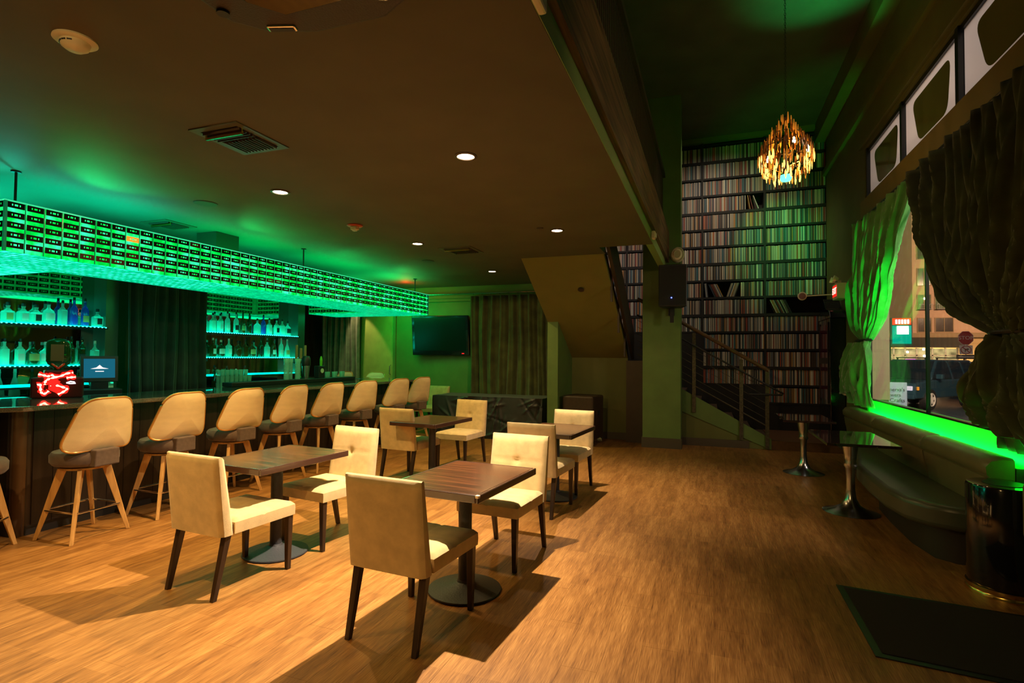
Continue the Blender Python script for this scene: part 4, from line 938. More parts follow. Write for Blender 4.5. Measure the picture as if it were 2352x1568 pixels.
# ceiling fittings
def downlight(x, y, lab, on=True):
    t = thing('downlight', lab, 'ceiling light', (x, y, CEIL), 0, 'recessed downlights')
    q = MB(); q.lathe([(.062, 0), (.085, 0), (.086, -.006), (.080, -.010), (.066, -.010), (.062, 0)], seg=28); q.build('trim_ring', TRM, t, smooth=True)
    q = MB(); q.lathe([(0, -.004), (.062, -.004), (.062, -.002), (0, -.002)], seg=24); q.build('lamp', LAMP, t)
TRM = mat('downlight_trim', (.10, .07, .05), .3)
for (x, y), lab in zip(DOWN, ['large bright downlight over the front right table', 'downlight over the front left table', 'downlight over the rear right table', 'downlight over the rear left table near the canopy', 'farthest small downlight near the curtain']): downlight(x, y, lab)
def smoke(x, y, lab, red=False):
    t = thing('smoke_detector', lab, 'smoke detector', (x, y, CEIL))
    q = MB(); q.lathe([(0, 0), (.088, 0), (.09, -.008), (.080, -.016), (0, -.016)], seg=32); q.build('base_plate', mat('red_plate', (.55, .05, .02), .4) if red else CREAM, t, smooth=True)
    if red:
        q = MB(); q.box(-.04, .04, -.03, .03, -.055, -.016); q.build('body', CREAM, t, bevel=.005)
        q = MB(); q.box(-.025, .025, -.02, .02, -.07, -.055); q.build('strobe', WHITEP, t, bevel=.006)
    else:
        q = MB(); q.lathe([(0, -.055), (.035, -.052), (.055, -.038), (.062, -.016), (0, -.016)], seg=28); q.build('body', CREAM, t, smooth=True)
        for a in (-.9, -.45, 0, .45):
            q = MB(); q.box(-.010, .010, -.0605, -.056, -.030, -.024, Matrix.Rotation(a+PI*.06, 4, 'Z')); q.build('slot', BLACK, t)
smoke(-2.86, 1.70, 'cream round smoke detector on the ceiling near the camera')
smoke(-3.85, 5.25, 'red rimmed cream alarm on the ceiling beside the canopy', True)
def vent(x, y, w_, d_, rz, lab):
    t = thing('ceiling_vent', lab, 'air vent', (x, y, CEIL), rz)
    q = MB()
    for (a, c_, e, f) in ((-w_, -w_+.05, -d_+.05, d_-.05), (w_-.05, w_, -d_+.05, d_-.05), (-w_, w_, -d_, -d_+.05), (-w_, w_, d_-.05, d_)): q.box(a, c_, e, f, -.008, 0)
    q.build('frame', VF, t)
    q = MB(); q.box(-w_+.05, w_-.05, -d_+.05, d_-.05, -.002, 0); q.build('duct_back', BLACK, t)
    y_ = -d_+.07
    while y_ < -.02:
        q = MB(); q.box(-w_+.05, w_-.05, y_, y_+.004, -.022, -.002, Matrix.Identity(4)); q.build('slat', TRM, t); y_ += .03
    x_ = -w_+.08
    while x_ < w_-.06:
        q = MB(); q.box(x_, x_+.004, -.01, d_-.05, -.022, -.002); q.build('slat', TRM, t); x_ += .03
    q = MB(); q.box(-w_+.05, w_-.05, -d_+.09, -d_+.105, -.045, -.008); q.build('bright_blade', GOLD, t)
VF = mat('vent_frame', (.10, .09, .05), .4)
vent(-3.07, 2.88, .21, .235, .0, 'large square air vent in the ceiling above the front left table')
vent(-3.30, 6.95, .24, .24, .0, 'low slung square air vent in the ceiling above the rear tables')
vent(-5.9, 4.55, .2, .2, 0, 'small dark vent in the ceiling above the canopy')
for (x, y, r_, lab) in ((-4.72, 4.02, .11, 'dark round ceiling speaker near the left downlight'), (-4.19, 7.60, .10, 'dark round ceiling speaker beside the green glow, farther back'), (-1.86, 6.03, .04, 'tiny dark round cap on the ceiling near the rear right downlight')):
    q = MB(); q.lathe([(0, -.004), (r_*.9, -.006), (r_, -.003), (r_, 0), (0, 0)], seg=28); o = q.build('ceiling_speaker', mat('ceiling_speaker_grille', (.05, .04, .03), .6), None, label=lab, category='ceiling speaker'); o.location = (x, y, CEIL-.001)
# big hanging speaker/projector shell at the top edge
t = thing('hanging_speaker', 'dark angular speaker cabinet fixed to the ceiling, cut by the top edge', 'ceiling speaker', (0, 0, 0))
PS = mat('charcoal_shell', (.055, .040, .032), .55, bump=.3, bscale=120)
poly = [(-1.66, 1.00), (-1.66, 1.50), (-1.57, 1.60), (-1.40, 1.66), (-1.10, 1.665), (-.97, 1.60), (-.93, 1.40), (-.93, 1.00)]
q = MB(); q.prism(poly, .16, lambda a, c_, d: (a, c_, 2.75+d)); q.build('shell', PS, t, bevel=.015)
q = MB(); q.prism([(-1.54, 1.0), (-1.50, 1.42), (-1.42, 1.52), (-1.12, 1.52), (-1.05, 1.42), (-1.03, 1.0)], .012, lambda a, c_, d: (a, c_, 2.739+d)); q.build('recessed_panel', BLACKG, t, bevel=.006)
for (a, c_, r_) in ((-1.50, 1.585, .30), (-1.03, 1.52, 2.0)):
    mt = Matrix.Translation((a, c_, 2.742)) @ Matrix.Rotation(r_, 4, 'Z'); q = MB(); q.box(-.055, .055, -.018, .018, 0, .012, mt); q.build('handle_slot', CHROME, t, bevel=.012)
    q = MB(); q.box(-.045, .045, -.010, .010, -.002, .012, mt); q.build('handle_void', BLACK, t)
q = MB(); q.lathe([(0, 0), (.022, 0), (.022, .012), (0, .012)], (-1.63, 1.44, 2.740), 16); q.build('knob', BLACK, t)
q = MB(); q.box(-1.5, -1.1, 1.1, 1.3, 2.91, CEIL); q.build('ceiling_mount', BLACK, t)
# emergency light on fascia
t = thing('emergency_light', 'small cream lamp fixed to the green fascia near the camera', 'emergency light', (-.70, 2.13, 3.04))
q = MB(); q.box(0, .04, -.10, .10, -.03, .07); q.build('body', CREAM, t, bevel=.012)
q = MB(); q.lathe([(0, 0), (.03, 0), (.034, .03), (0, .04)], (.05, 0, .02), 12); q.build('lamp_head', WHITEP, t, smooth=True)
t = thing('fascia_sensor', 'small white sensor at the far end of the fascia near the column', 'sensor', (-.69, 7.0, 3.06)); q = MB(); q.box(0, .05, -.05, .05, -.04, .06); q.build('body', CREAM, t, bevel=.015); q = MB(); q.box(.05, .06, -.03, .03, -.02, .03); q.build('lens', WHITEP, t)

# ------------------------------------------------------------ chandelier
t = thing('chandelier', 'egg shaped chandelier of amber shards hanging from a chain', 'chandelier', (.83, 7.0, 3.62))
AMBG = mat('amber_shard', (.75, .30, .03), .25, emit=(1, .34, .03), estr=.35, coat=.5)
AMBH = mat('lamplit_amber_shard', (.95, .55, .12), .25, emit=(1, .50, .10), estr=3.0)
AMBK = mat('shaded_amber_shard', (.20, .07, .01), .3, emit=(1, .25, .02), estr=.03)  # lit and shaded copies of one amber, lamp glow put into the material
rs_ = random.Random(21)
def egg(z): # radius at height 0..0.75
    T = [(0, .10), (.05, .19), (.12, .255), (.22, .285), (.32, .275), (.42, .23), (.52, .165), (.60, .10), (.70, .035), (.9, .02)]
    for (a, p), (b2, q2) in zip(T, T[1:]):
        if z <= b2: return p+(q2-p)*(z-a)/(b2-a)
    return .02
k = 0
for z in [.02+.70*i/13 for i in range(14)]:
    r = egg(z)+.01; n = max(3, int(2*PI*r/.062))
    for a in range(n):
        th = 2*PI*(a+rs_.random()*.6)/n; k += 1
        if k > 298: break
        h = rs_.uniform(.07, .14); ww = rs_.uniform(.007, .013); rr2 = r+rs_.uniform(-.02, .012); x, y = rr2*cos(th), rr2*sin(th)
        m_ = AMBH if (z < .26 and rs_.random() < .5) else (AMBG if rs_.random() < (.6 if (z < .26 or z > .42) else .12) else AMBK)
        mt = Matrix.Translation((x, y, z-h/2)) @ Matrix.Rotation(th, 4, 'Z')
        q = MB(); q.hexa([mt @ Vector(p) for p in ((-.002, -ww*.3, 0), (.002, -ww*.3, 0), (.002, ww*.3, 0), (-.002, ww*.3, 0))], [mt @ Vector(p) for p in ((-.004, -ww, h*.35), (.004, -ww, h*.35), (.004, ww, h*.35), (-.004, ww, h*.35))])
        q.hexa([mt @ Vector(p) for p in ((-.004, -ww, h*.35), (.004, -ww, h*.35), (.004, ww, h*.35), (-.004, ww, h*.35))], [mt @ Vector(p) for p in ((-.002, -ww*.4, h), (.002, -ww*.4, h), (.002, ww*.4, h), (-.002, ww*.4, h))])
        q.build('shard', m_, t)
q = MB()
for zz in (.08, .22, .38, .54): r = egg(zz)-.01; q.tube([(r*cos(i*PI/10), r*sin(i*PI/10), zz) for i in range(20)], .005, 5, closed=True)
q.tube([(0, 0, .1), (0, 0, .74)], .012, 8); q.build('frame', BLACK, t)
for (x, y, z) in ((-.20, -.14, .17), (.06, -.21, .34), (.21, -.14, .25)):
    q = MB(); q.lathe([(0, 0), (.014, .01), (.017, .03), (.008, .07), (0, .085)], (x, y, z), 10); q.build('candle_bulb', LAMP, t, smooth=True)
    q = MB(); q.lathe([(.013, -.06), (.013, 0)], (x, y, z), 8); q.tube([(x*.2, y*.2, z-.1), (x, y, z-.06)], .005, 5); q.build('candle_holder', GOLD, t)
q = MB(); q.lathe([(0, -.02), (.05, -.015), (.065, .02), (.06, .05), (0, .05)], (0, 0, 0), 14); q.build('green_lamp', emis('green_lamp_glow', (.1, 1, .45), 3), t, smooth=True)
z = .74; a = 0
link = MB(); link.tube([(.010*cos(i*PI/4), 0, .017*sin(i*PI/4)) for i in range(8)], .003, 5, closed=True); lm = link.mesh('chain_link', BLACK)
while z < UP-3.62:
    o = obj('chain_link', lm, t, loc=(0, 0, z)); o.rotation_euler = (0, 0, a); a = PI/2-a; z += .029

# ------------------------------------------------------------ right side: cabinet, exit sign
t = thing('pointed_cabinet', 'tall narrow dark lacquer cabinet with pointed top and magenta reflection painted on glass', 'cabinet', (0, 0, 0))
q = MB(); q.box(1.86, 2.08, 10.25, 11.25, 0, 2.22); q.build('body', BLACKG, t, bevel=.01)
q = MB(); q.prism([(10.20, 2.22), (11.30, 2.22), (11.22, 2.34), (10.95, 2.40), (10.75, 2.58), (10.55, 2.40), (10.28, 2.34)], .24, lambda a, c_, d: (1.85+d, a, c_)); q.build('pediment', BLACKG, t, bevel=.01)
q = MB(); q.box(1.855, 1.86, 10.40, 11.10, .85, 2.12); q.build('glass_front', mat('magenta_reflection_glass', (.10, .004, .03), .1, coat=.6), t)  # magenta reflection put into the colour of the glass
q = MB(); q.box(1.845, 1.857, 10.36, 10.40, .8, 2.16); q.box(1.845, 1.857, 11.10, 11.14, .8, 2.16); q.box(1.845, 1.857, 10.40, 11.10, 1.46, 1.56); q.build('front_frame', BLACK, t)
t = thing('exit_sign', 'red lit exit sign with two lamp heads on the right wall', 'exit sign', (2.0, 10.35, 2.66))
q = MB(); q.box(-.05, .09, -.17, .17, -.13, .13); q.build('housing', CREAM, t, bevel=.008)
q = MB(); q.box(-.053, -.050, -.15, .15, -.085, .10); q.build('red_face', emis('exit_red', (1, .02, .01), 1.3), t)
cv = bpy.data.curves.new('exit_text', 'FONT'); cv.body = 'EXIT'; cv.size = .15; cv.align_x = 'CENTER'; cv.align_y = 'CENTER'; cv.extrude = .002; cv.materials.append(emis('exit_letters', (1, .55, .45), 2.0))
o = textmesh(cv); o.parent = t; o.location = (-.056, 0, .005); o.rotation_euler = (PI/2, 0, -PI/2)
for y in (-.11, .12):
    q = MB(); mt = Matrix.Translation((-.02, y, .19)) @ Matrix.Rotation(-1.2, 4, 'Y'); q.lathe([(0, 0), (.03, .0), (.045, .05), (.05, .075), (0, .08)], (0, 0, 0), 14, mt); q.box(-.02, .02, y-.02, y+.02, .12, .17); q.build('lamp_head', CREAM, t, smooth=40)
t = thing('round_paddle_sign', 'small round cream rimmed disc on a slim arm left of the exit sign', 'round sign', (1.52, 10.72, 2.64))
q = MB(); q.lathe([(0, -.01), (.07, -.01), (.075, 0), (.07, .01), (0, .01)], (0, 0, 0), 24, R90); q.build('rim', CREAM, t, smooth=40)
q = MB(); q.lathe([(0, 0), (.055, 0), (.055, .014), (0, .014)], (0, 0, 0), 20, R90); q.build('disc', mat('dull_red_disc', (.22, .10, .08), .4), t)
q = MB(); q.tube([(.07, 0, 0), (.57, 0, .02)], .010, 8); q.build('arm', CREAM, t)
t = thing('curtain_holdback', 'small cream hook on the wall beside the green curtain', 'hook', (2.08, 9.85, .98)); q = MB(); q.tube([(0, 0, 0), (-.10, 0, 0), (-.13, .02, .03), (-.13, .05, .06)], .014, 8); q.build('hook_arm', CREAM, t, smooth=True); q = MB(); q.lathe([(0, 0), (.035, 0), (.035, .01), (0, .012)], (0, 0, 0), 14, Matrix.Rotation(-PI/2, 4, 'Y')); q.build('wall_plate', CREAM, t)

# ------------------------------------------------------------ window curtains (swept to tiebacks)
def lerp_path(P, v):
    for (a, c_) in zip(P, P[1:]):
        if v <= c_[0] or c_ is P[-1]:
            k = (v-a[0])/(c_[0]-a[0]); return tuple(a[i]+(c_[i]-a[i])*k for i in range(1, len(a)))
def swept(name, m, parent, inner, outer, folds, amp, x0, seed, nu=110, nv=60):
    r_ = random.Random(seed); ph = [r_.uniform(0, 6) for _ in range(8)]
    def fn(u, v):
        yi, zi = lerp_path(inner, v); yo, zo = lerp_path(outer, v)
        y = yi+(yo-yi)*u; z = zi+(zo-zi)*u
        wd = abs(yo-yi)
        uu = u+.03*sin(5*v+ph[3]+7*u)+.02*sin(11*u+ph[4])
        f = amp*(sin(2*PI*folds*uu+ph[0])*(.7+.5*sin(7*u+ph[5]))+.45*sin(2*PI*folds*1.7*uu+ph[1]+3*v)+.7*sin(2*PI*folds*.37*uu+ph[2]+4*v)+.2*sin(2*PI*folds*3.1*u+ph[6]+8*v))*min(1, .35+wd*.6)
        z += -.22*sin(PI*min(1, max(0, v/.68)))*sin(PI*u)*(.6 if wd > 1 else .25)
        return Vector((x0+f-.05*sin(PI*v), y, z))
    q = MB(); q.grid(nu, nv, fn); o = q.build(name, m, parent, smooth=75); s_ = o.modifiers.new('thick', 'SOLIDIFY'); s_.thickness = .008; return o
XW = 2.0
t = thing('left_window_curtain', 'bright green lit velvet curtain tied back at the far end of the window', 'curtain', (0, 0, 0))
inner = [(0, 6.66, 3.44), (.12, 6.86, 3.14), (.30, 7.19, 2.73), (.45, 7.48, 2.38), (.58, 7.83, 2.05), (.68, 8.42, 1.80)]
outer = [(0, 9.15, 3.50), (.12, 9.12, 3.3), (.30, 9.14, 2.75), (.45, 9.16, 2.38), (.58, 9.12, 2.0), (.68, 8.86, 1.80)]

def norm(P): return [(p[0]/P[-1][0],)+p[1:] for p in P]
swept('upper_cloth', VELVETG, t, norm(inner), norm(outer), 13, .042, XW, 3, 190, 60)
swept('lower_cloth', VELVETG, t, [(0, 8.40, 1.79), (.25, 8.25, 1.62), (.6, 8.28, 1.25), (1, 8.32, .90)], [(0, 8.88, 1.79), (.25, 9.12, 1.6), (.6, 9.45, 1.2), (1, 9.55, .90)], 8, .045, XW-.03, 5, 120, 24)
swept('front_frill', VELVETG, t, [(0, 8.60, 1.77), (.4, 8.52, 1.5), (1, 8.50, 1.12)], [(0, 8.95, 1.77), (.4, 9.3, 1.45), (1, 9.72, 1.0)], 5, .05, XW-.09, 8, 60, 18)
q = MB(); q.tube([(XW+.06*cos(a)*1.2-.03, 8.64+.26*sin(a), 1.795) for a in [i*PI/8 for i in range(16)]], .016, 6, closed=True); q.build('tieback', BLACK, t)
t = thing('right_window_curtain', 'dark moss velvet curtain swept to a tieback at the right of the window', 'curtain', (0, 0, 0))
inner = [(0, 6.64, 3.44), (.12, 6.46, 3.08), (.28, 6.27, 2.73), (.46, 6.02, 2.36), (.62, 5.70, 2.07), (.78, 5.38, 1.88), (1, 4.98, 1.74)]
outer = [(0, 3.4, 3.50), (.12, 3.5, 3.2), (.28, 3.7, 2.8), (.46, 3.95, 2.4), (.62, 4.15, 2.1), (.78, 4.35, 1.9), (1, 4.55, 1.72)]
swept('upper_cloth', VELVET, t, inner, outer, 17, .055, XW-.02, 13, 280, 60)
swept('lower_cloth', VELVET, t, [(0, 4.98, 1.72), (.2, 5.17, 1.62), (.45, 5.28, 1.42), (.7, 5.32, 1.22), (1, 5.18, 1.06)], [(0, 4.55, 1.72), (.2, 4.2, 1.6), (.45, 3.95, 1.3), (.7, 3.85, 1.1), (1, 3.8, .93)], 10, .055, XW-.04, 15, 130, 30)
swept('lower_layer', VELVET, t, [(0, 4.90, 1.70), (.5, 5.05, 1.3), (1, 5.02, .90)], [(0, 4.62, 1.70), (.5, 4.4, 1.2), (1, 4.1, .84)], 5, .05, XW+.03, 17, 70, 24)
q = MB(); q.tube([(XW+.06*cos(a)*1.2-.03, 4.77+.24*sin(a), 1.735) for a in [i*PI/8 for i in range(16)]], .016, 6, closed=True); q.build('tieback', BLACK, t)
t = thing('curtain_rod', 'dark curtain rod under the transom windows', 'curtain rod', (0, 0, 0)); q = MB(); q.tube([(2.0, 9.2, 3.49), (2.0, -.5, 3.49)], .014, 8); q.build('rod', BLACK, t)
for y in (9.1, 6.65, 3.3):
    q = MB(); q.box(2.0, 2.05, y-.01, y+.01, 3.48, 3.5); q.build('bracket', BLACK, t)

# ------------------------------------------------------------ banquette
t = thing('banquette', 'long olive leather banquette with curved seat under the window', 'banquette', (0, 0, 0))
front = [(9.25, 1.74), (8.3, 1.74), (7.6, 1.68), (7.1, 1.58), (6.6, 1.46), (6.1, 1.43), (5.5, 1.42), (5.15, 1.47), (4.98, 1.58), (4.90, 1.74), (4.88, 1.95)]
def ext(poly2, z0, z1, m, name, bev=.0, seg=3):
    q = MB(); q.prism(poly2, z1-z0, lambda a, c_, d: (c_, a, z0+d)); return q.build(name, m, t, bevel=bev, bseg=seg, smooth=50)
back = [(4.95, 2.05), (9.25, 2.05)]
ext([(max(y, 5.05), x+.17) for y, x in front if x < 1.9]+[(5.05, 1.99), (9.25, 1.99)], 0, .27, mat('banquette_base', (.030, .022, .018), .5), 'base')
seatf = [(y, x-.03) for y, x in front]
ext(seatf+[(4.90, 1.99), (9.25, 1.99)], .27, .455, LEATHERD, 'seat', .045, 4)
for (ya, yb) in ((9.25, 7.72), (7.70, 6.1), (6.08, 4.80)):
    n = 14
    prof = [(1.99, .42), (1.83, .44), (1.795, .62), (1.785, .70), (1.80, .706), (1.77, .73), (1.765, .79), (1.80, .835), (1.87, .850), (1.96, .845), (2.0, .80)]
    q = MB(); m_ = len(prof); y0_, y1_ = ya-.004, yb+.004
    cols = [(y0_, .93), (y0_-.03, 1)]+[(y0_-.03-(y0_-y1_-.06)*i/n, 1) for i in range(1, n)]+[(y1_+.03, 1), (y1_, .93)]
    vs = []
    for (y, k_) in cols:
        for (x, z) in prof: vs.append((min(2.0, 1.96+(x-1.9)*k_), y, .64+(z-.64)*k_))
    fs = [(i*m_+j, i*m_+(j+1) % m_, (i+1)*m_+(j+1) % m_, (i+1)*m_+j) for i in range(len(cols)-1) for j in range(m_)]+[tuple(range(m_)), tuple((len(cols)-1)*m_+j for j in range(m_))]
    q.add(vs, fs); q.build('back_cushion', LEATHER, t, smooth=50)
q = MB(); q.box(2.005, 2.06, 4.80, 9.25, 0, .78); q.build('back_frame', DARKP, t)
t2 = t
t = thing('second_banquette', 'green lit end of another banquette at the right edge of the photo', 'banquette', (0, 0, 0))
q = MB(); q.box(1.88, 2.0, 3.0, 4.28, .0, .42); q.build('seat', LEATHERD, t, bevel=.03)
q = MB(); q.box(1.80, 2.03, 3.0, 4.28, .42, .80); q.build('back_cushion', LEATHER, t, bevel=.05, bseg=4)

# cocktail tables with trumpet bases
def trumpet(x, y, w_, d_, rz, lab):
    t = thing('cocktail_table', lab, 'table', (x, y, 0), rz, 'black topped cocktail tables')
    q = MB(); q.box(-w_, w_, -d_, d_, .725, .752); q.build('tabletop', BM, t, bevel=.003)
    q = MB(); q.lathe([(0, 0), (.25, 0), (.252, .006), (.235, .012), (.15, .035), (.085, .075), (.052, .14), (.040, .23), (.038, .34), (.044, .44), (.062, .47), (.050, .50), (.058, .58), (.075, .68), (.082, .725), (0, .725)], seg=40); q.build('trumpet_base', STEEL, t, smooth=70)
BM = mat('black_marble_top', (.030, .016, .015), .06, noise=.9, nscale=50, coat=1)
trumpet(1.325, 6.36, .30, .52, .0, 'nearer cocktail table with black top and silver trumpet base')
trumpet(1.18, 8.30, .30, .50, .0, 'farther cocktail table with black top near the record wall')
# bin
t = thing('waste_bin', 'glossy black round bin with brass base band at the right edge', 'waste bin', (1.835, 4.55, 0))
q = MB(); q.lathe([(.195, .055), (.203, .07), (.203, .70), (.196, .715), (.10, .717), (.095, .71), (.095, .50), (0, .5)], seg=56); q.build('body', BLACKG, t, smooth=40)
q = MB(); q.lathe([(.18, 0), (.212, .0), (.212, .022), (.206, .03), (.210, .045), (.210, .058), (.19, .06)], seg=56); q.build('base_band', GOLD, t, smooth=40)
q = MB(); q.lathe([(.10, .717), (.115, .717), (.115, .720), (.10, .720)], seg=40); q.build('opening_ring', BLACK, t)
# floor mat
t = thing('door_mat', 'large black ribbed entrance mat on the floor at lower right', 'mat', (0, 0, 0))
q = MB(); q.prism([(.80, 3.33), (1.85, 3.21), (1.85, 4.165), (.80, 4.28)], .006, lambda a, c_, d: (a, c_, .0005+d)); q.build('rubber_edge', BLACK, t)
q = MB(); q.prism([(.84, 3.37), (1.85, 3.255), (1.85, 4.125), (.84, 4.235)], .004, lambda a, c_, d: (a, c_, .0065+d)); q.build('pile', mat('mat_pile', (.016, .012, .010), .95, bump=.6, bscale=400), t)

# ------------------------------------------------------------ outside
GZ = -.12
b = MB(); b.box(2.4, 90, -20, 110, GZ-.2, GZ); struct('street_ground', b, mat('asphalt', (.05, .07, .09), .35, noise=.3, nscale=2))
# parked car, built along local +X = front
CARP = mat('dark_car_paint', (.02, .06, .09), .18, coat=.8); CARG = mat('car_glass', (.01, .02, .03), .05)
t = thing('parked_suv', 'dark four wheel drive car parked across the street outside the window', 'car', (0, 0, GZ)); fdir = math.atan2(-.76, -.65)
cx_, cy_ = 7.78-.95*.76+.0, 22.9+.95*.65; t.location = (7.1, 23.5, GZ); t.rotation_euler = (0, 0, fdir); t.scale = (1, 1, .92)
HW_ = .90; TYR = mat('tyre', (.012, .012, .013), .7)
def carpoly(P, y0, y1, m, name, bev=.05):
    q = MB(); q.prism(P, y1-y0, lambda a, c_, d: (a, y0+d, c_)); return q.build(name, m, t, bevel=bev, bseg=3)
carpoly([(-2.35, .42), (2.35, .42), (2.40, .62), (2.36, .98), (1.35, 1.10), (-2.33, 1.12), (-2.38, .6)], -HW_, HW_, CARP, 'body', .07)
q = MB(); q.hexa([(-2.28, -.88, 1.10), (1.30, -.88, 1.10), (1.30, .88, 1.10), (-2.28, .88, 1.10)], [(-2.12, -.74, 1.76), (.58, -.74, 1.78), (.58, .74, 1.78), (-2.12, .74, 1.76)]); q.build('cabin', CARG, t, bevel=.06)
q = MB(); q.hexa([(-2.12, -.74, 1.74), (.56, -.74, 1.76), (.56, .74, 1.76), (-2.12, .74, 1.74)], [(-2.05, -.68, 1.83), (.45, -.68, 1.83), (.45, .68, 1.83), (-2.05, .68, 1.83)]); q.build('roof', CARP, t, bevel=.03)
for s_ in (-1, 1):
    for xa, xb in ((-2.22, -2.08), (-1.30, -1.20), (-.35, -.25)):
        q = MB(); q.hexa([(xa, s_*.885, 1.10), (xb, s_*.885, 1.10), (xb, s_*.86, 1.10), (xa, s_*.86, 1.10)], [(xa+.1, s_*.75, 1.76), (xb+.1, s_*.75, 1.76), (xb+.1, s_*.72, 1.76), (xa+.1, s_*.72, 1.76)]); q.build('pillar', CARP, t)
    q = MB(); q.hexa([(1.22, s_*.885, 1.10), (1.32, s_*.885, 1.10), (1.32, s_*.83, 1.10), (1.22, s_*.83, 1.10)], [(.50, s_*.75, 1.77), (.60, s_*.75, 1.77), (.60, s_*.70, 1.77), (.50, s_*.70, 1.77)]); q.build('pillar', CARP, t)
    q = MB(); q.tube([(-1.9, s_*.62, 1.90), (.3, s_*.62, 1.90)], .022, 6); q.box(-1.85, -1.80, s_*.62-.02, s_*.62+.02, 1.82, 1.9); q.box(.2, .25, s_*.62-.02, s_*.62+.02, 1.82, 1.9); q.build('roof_rail', BLACK, t)
    q = MB(); q.box(.85, 1.02, s_*1.0-.10, s_*1.0+.10, 1.12, 1.30); q.build('wing_mirror', CARP, t, bevel=.03)
    q = MB(); q.box(2.34, 2.42, s_*.66-.17, s_*.66+.17, .72, .88); q.build('headlight', mat('headlight_glass', (.7, .75, .9), .1, emit=(.5, .6, 1), estr=.5) if s_ < 0 else bpy.data.materials['headlight_glass'], t, bevel=.02)
    for x in (1.42, -1.40):
        q = MB(); q.prism([(x+.38*cos(a*PI/14), .38+.38*sin(a*PI/14)) for a in range(28)], .22, lambda a, c_, d: (a, s_*.84+d-.11, c_)); w_ = q.build('wheel', TYR, t, bevel=.02)
        q = MB()
        for k in range(5):
            a = k*2*PI/5; mt = Matrix.Translation((x, s_*.955, .38)) @ Matrix.Rotation(a, 4, 'Y'); q.box(-.05, .05, -.008, .008, 0, .22, mt)
        q.prism([(x+.09*cos(a*PI/6), .38+.09*sin(a*PI/6)) for a in range(12)], .02, lambda a, c_, d: (a, s_*.955+d-.01, c_)); q.tube([(x+.225*cos(a*PI/12), s_*.955, .38+.225*sin(a*PI/12)) for a in range(24)], .02, 5, closed=True)
        q.build('wheel_hub', WHITEP, w_)

q = MB(); q.box(2.36, 2.44, -.45, .45, .62, .86); q.build('grille', BLACK, t, bevel=.02); q = MB(); q.box(2.33, 2.46, -.90, .90, .42, .58); q.build('bumper', CARP, t, bevel=.04)
q = MB(); q.box(2.44, 2.445, -.22, .22, .48, .56); q.build('number_plate', WHITEP, t)
for s_ in (-1, 1):
    q = MB(); q.box(2.20, 2.30, s_*.93-.01, s_*.93+.01, .74, .86); q.build('indicator', emis('amber_reflector', (1, .35, .03), 1.2), t)
t = thing('second_car', 'dark saloon car half hidden behind the parked suv', 'car', (12.6, 31.5, GZ), .35)
q = MB(); q.prism([(-2.2, .3), (2.2, .3), (2.2, .75), (1.2, .95), (.6, 1.42), (-.9, 1.42), (-1.5, .98), (-2.2, .9)], 1.75, lambda a, c_, d: (a, d-.87, c_)); q.build('body', CARP, t, bevel=.08)
q = MB(); q.prism([(1.0, .98), (.56, 1.36), (-.86, 1.36), (-1.35, 1.0)], 1.78, lambda a, c_, d: (a, d-.89, c_)); q.build('window_glass', CARG, t)
for x in (-1.4, 1.4):
    q = MB(); q.prism([(x+.32*cos(a*PI/10), .32+.32*sin(a*PI/10)) for a in range(20)], 1.8, lambda a, c_, d: (a, d-.90, c_)); q.build('wheel', TYR, t)
# apartment building
BY = 60; K = 2.0
def bx_(px): return px
STU = mat('peach_stucco', (.52, .33, .22), .8, noise=.12, nscale=.5); STL = mat('tan_siding', (.55, .36, .16), .7); DKW = mat('dark_window', (.055, .040, .034), .15); TRIMB = mat('tan_cornice', (.30, .20, .10), .7)
t = thing('apartment_building', 'peach stuccoed apartment block with a shop and awning across the street', 'building', (0, 0, 0))
q = MB(); q.box(17.6, 46, BY, BY+12, 4.0, 18); q.build('wall', STU, t)
q = MB(); q.hexa([(17.6, BY, 3.9), (17.6, BY+.3, 3.9), (7.0, BY+14, 3.9), (7.0, BY+13.7, 3.9)], [(17.6, BY, 18), (17.6, BY+.3, 18), (7.0, BY+14, 18), (7.0, BY+13.7, 18)]); q.build('side_wall', STU, t)
q = MB(); q.box(7, 46, BY+.15, BY+.6, GZ, 4.0); q.build('ground_floor_wall', STL, t)
for k in range(9):
    q = MB(); q.box(21.6, 46, BY+.10, BY+.15, .15+.42*k, .15+.42*k+.38); q.build('siding_board', STL, t)
q = MB(); q.box(7, 46, BY-.25, BY+.3, 3.62, 4.05); q.build('cornice', TRIMB, t, bevel=.05)
LP = emis('lit_pane', (.50, .38, .14), .38, .5, 1.5); WLG = emis('wall_lamp_glow', (1, .9, .6), 12)
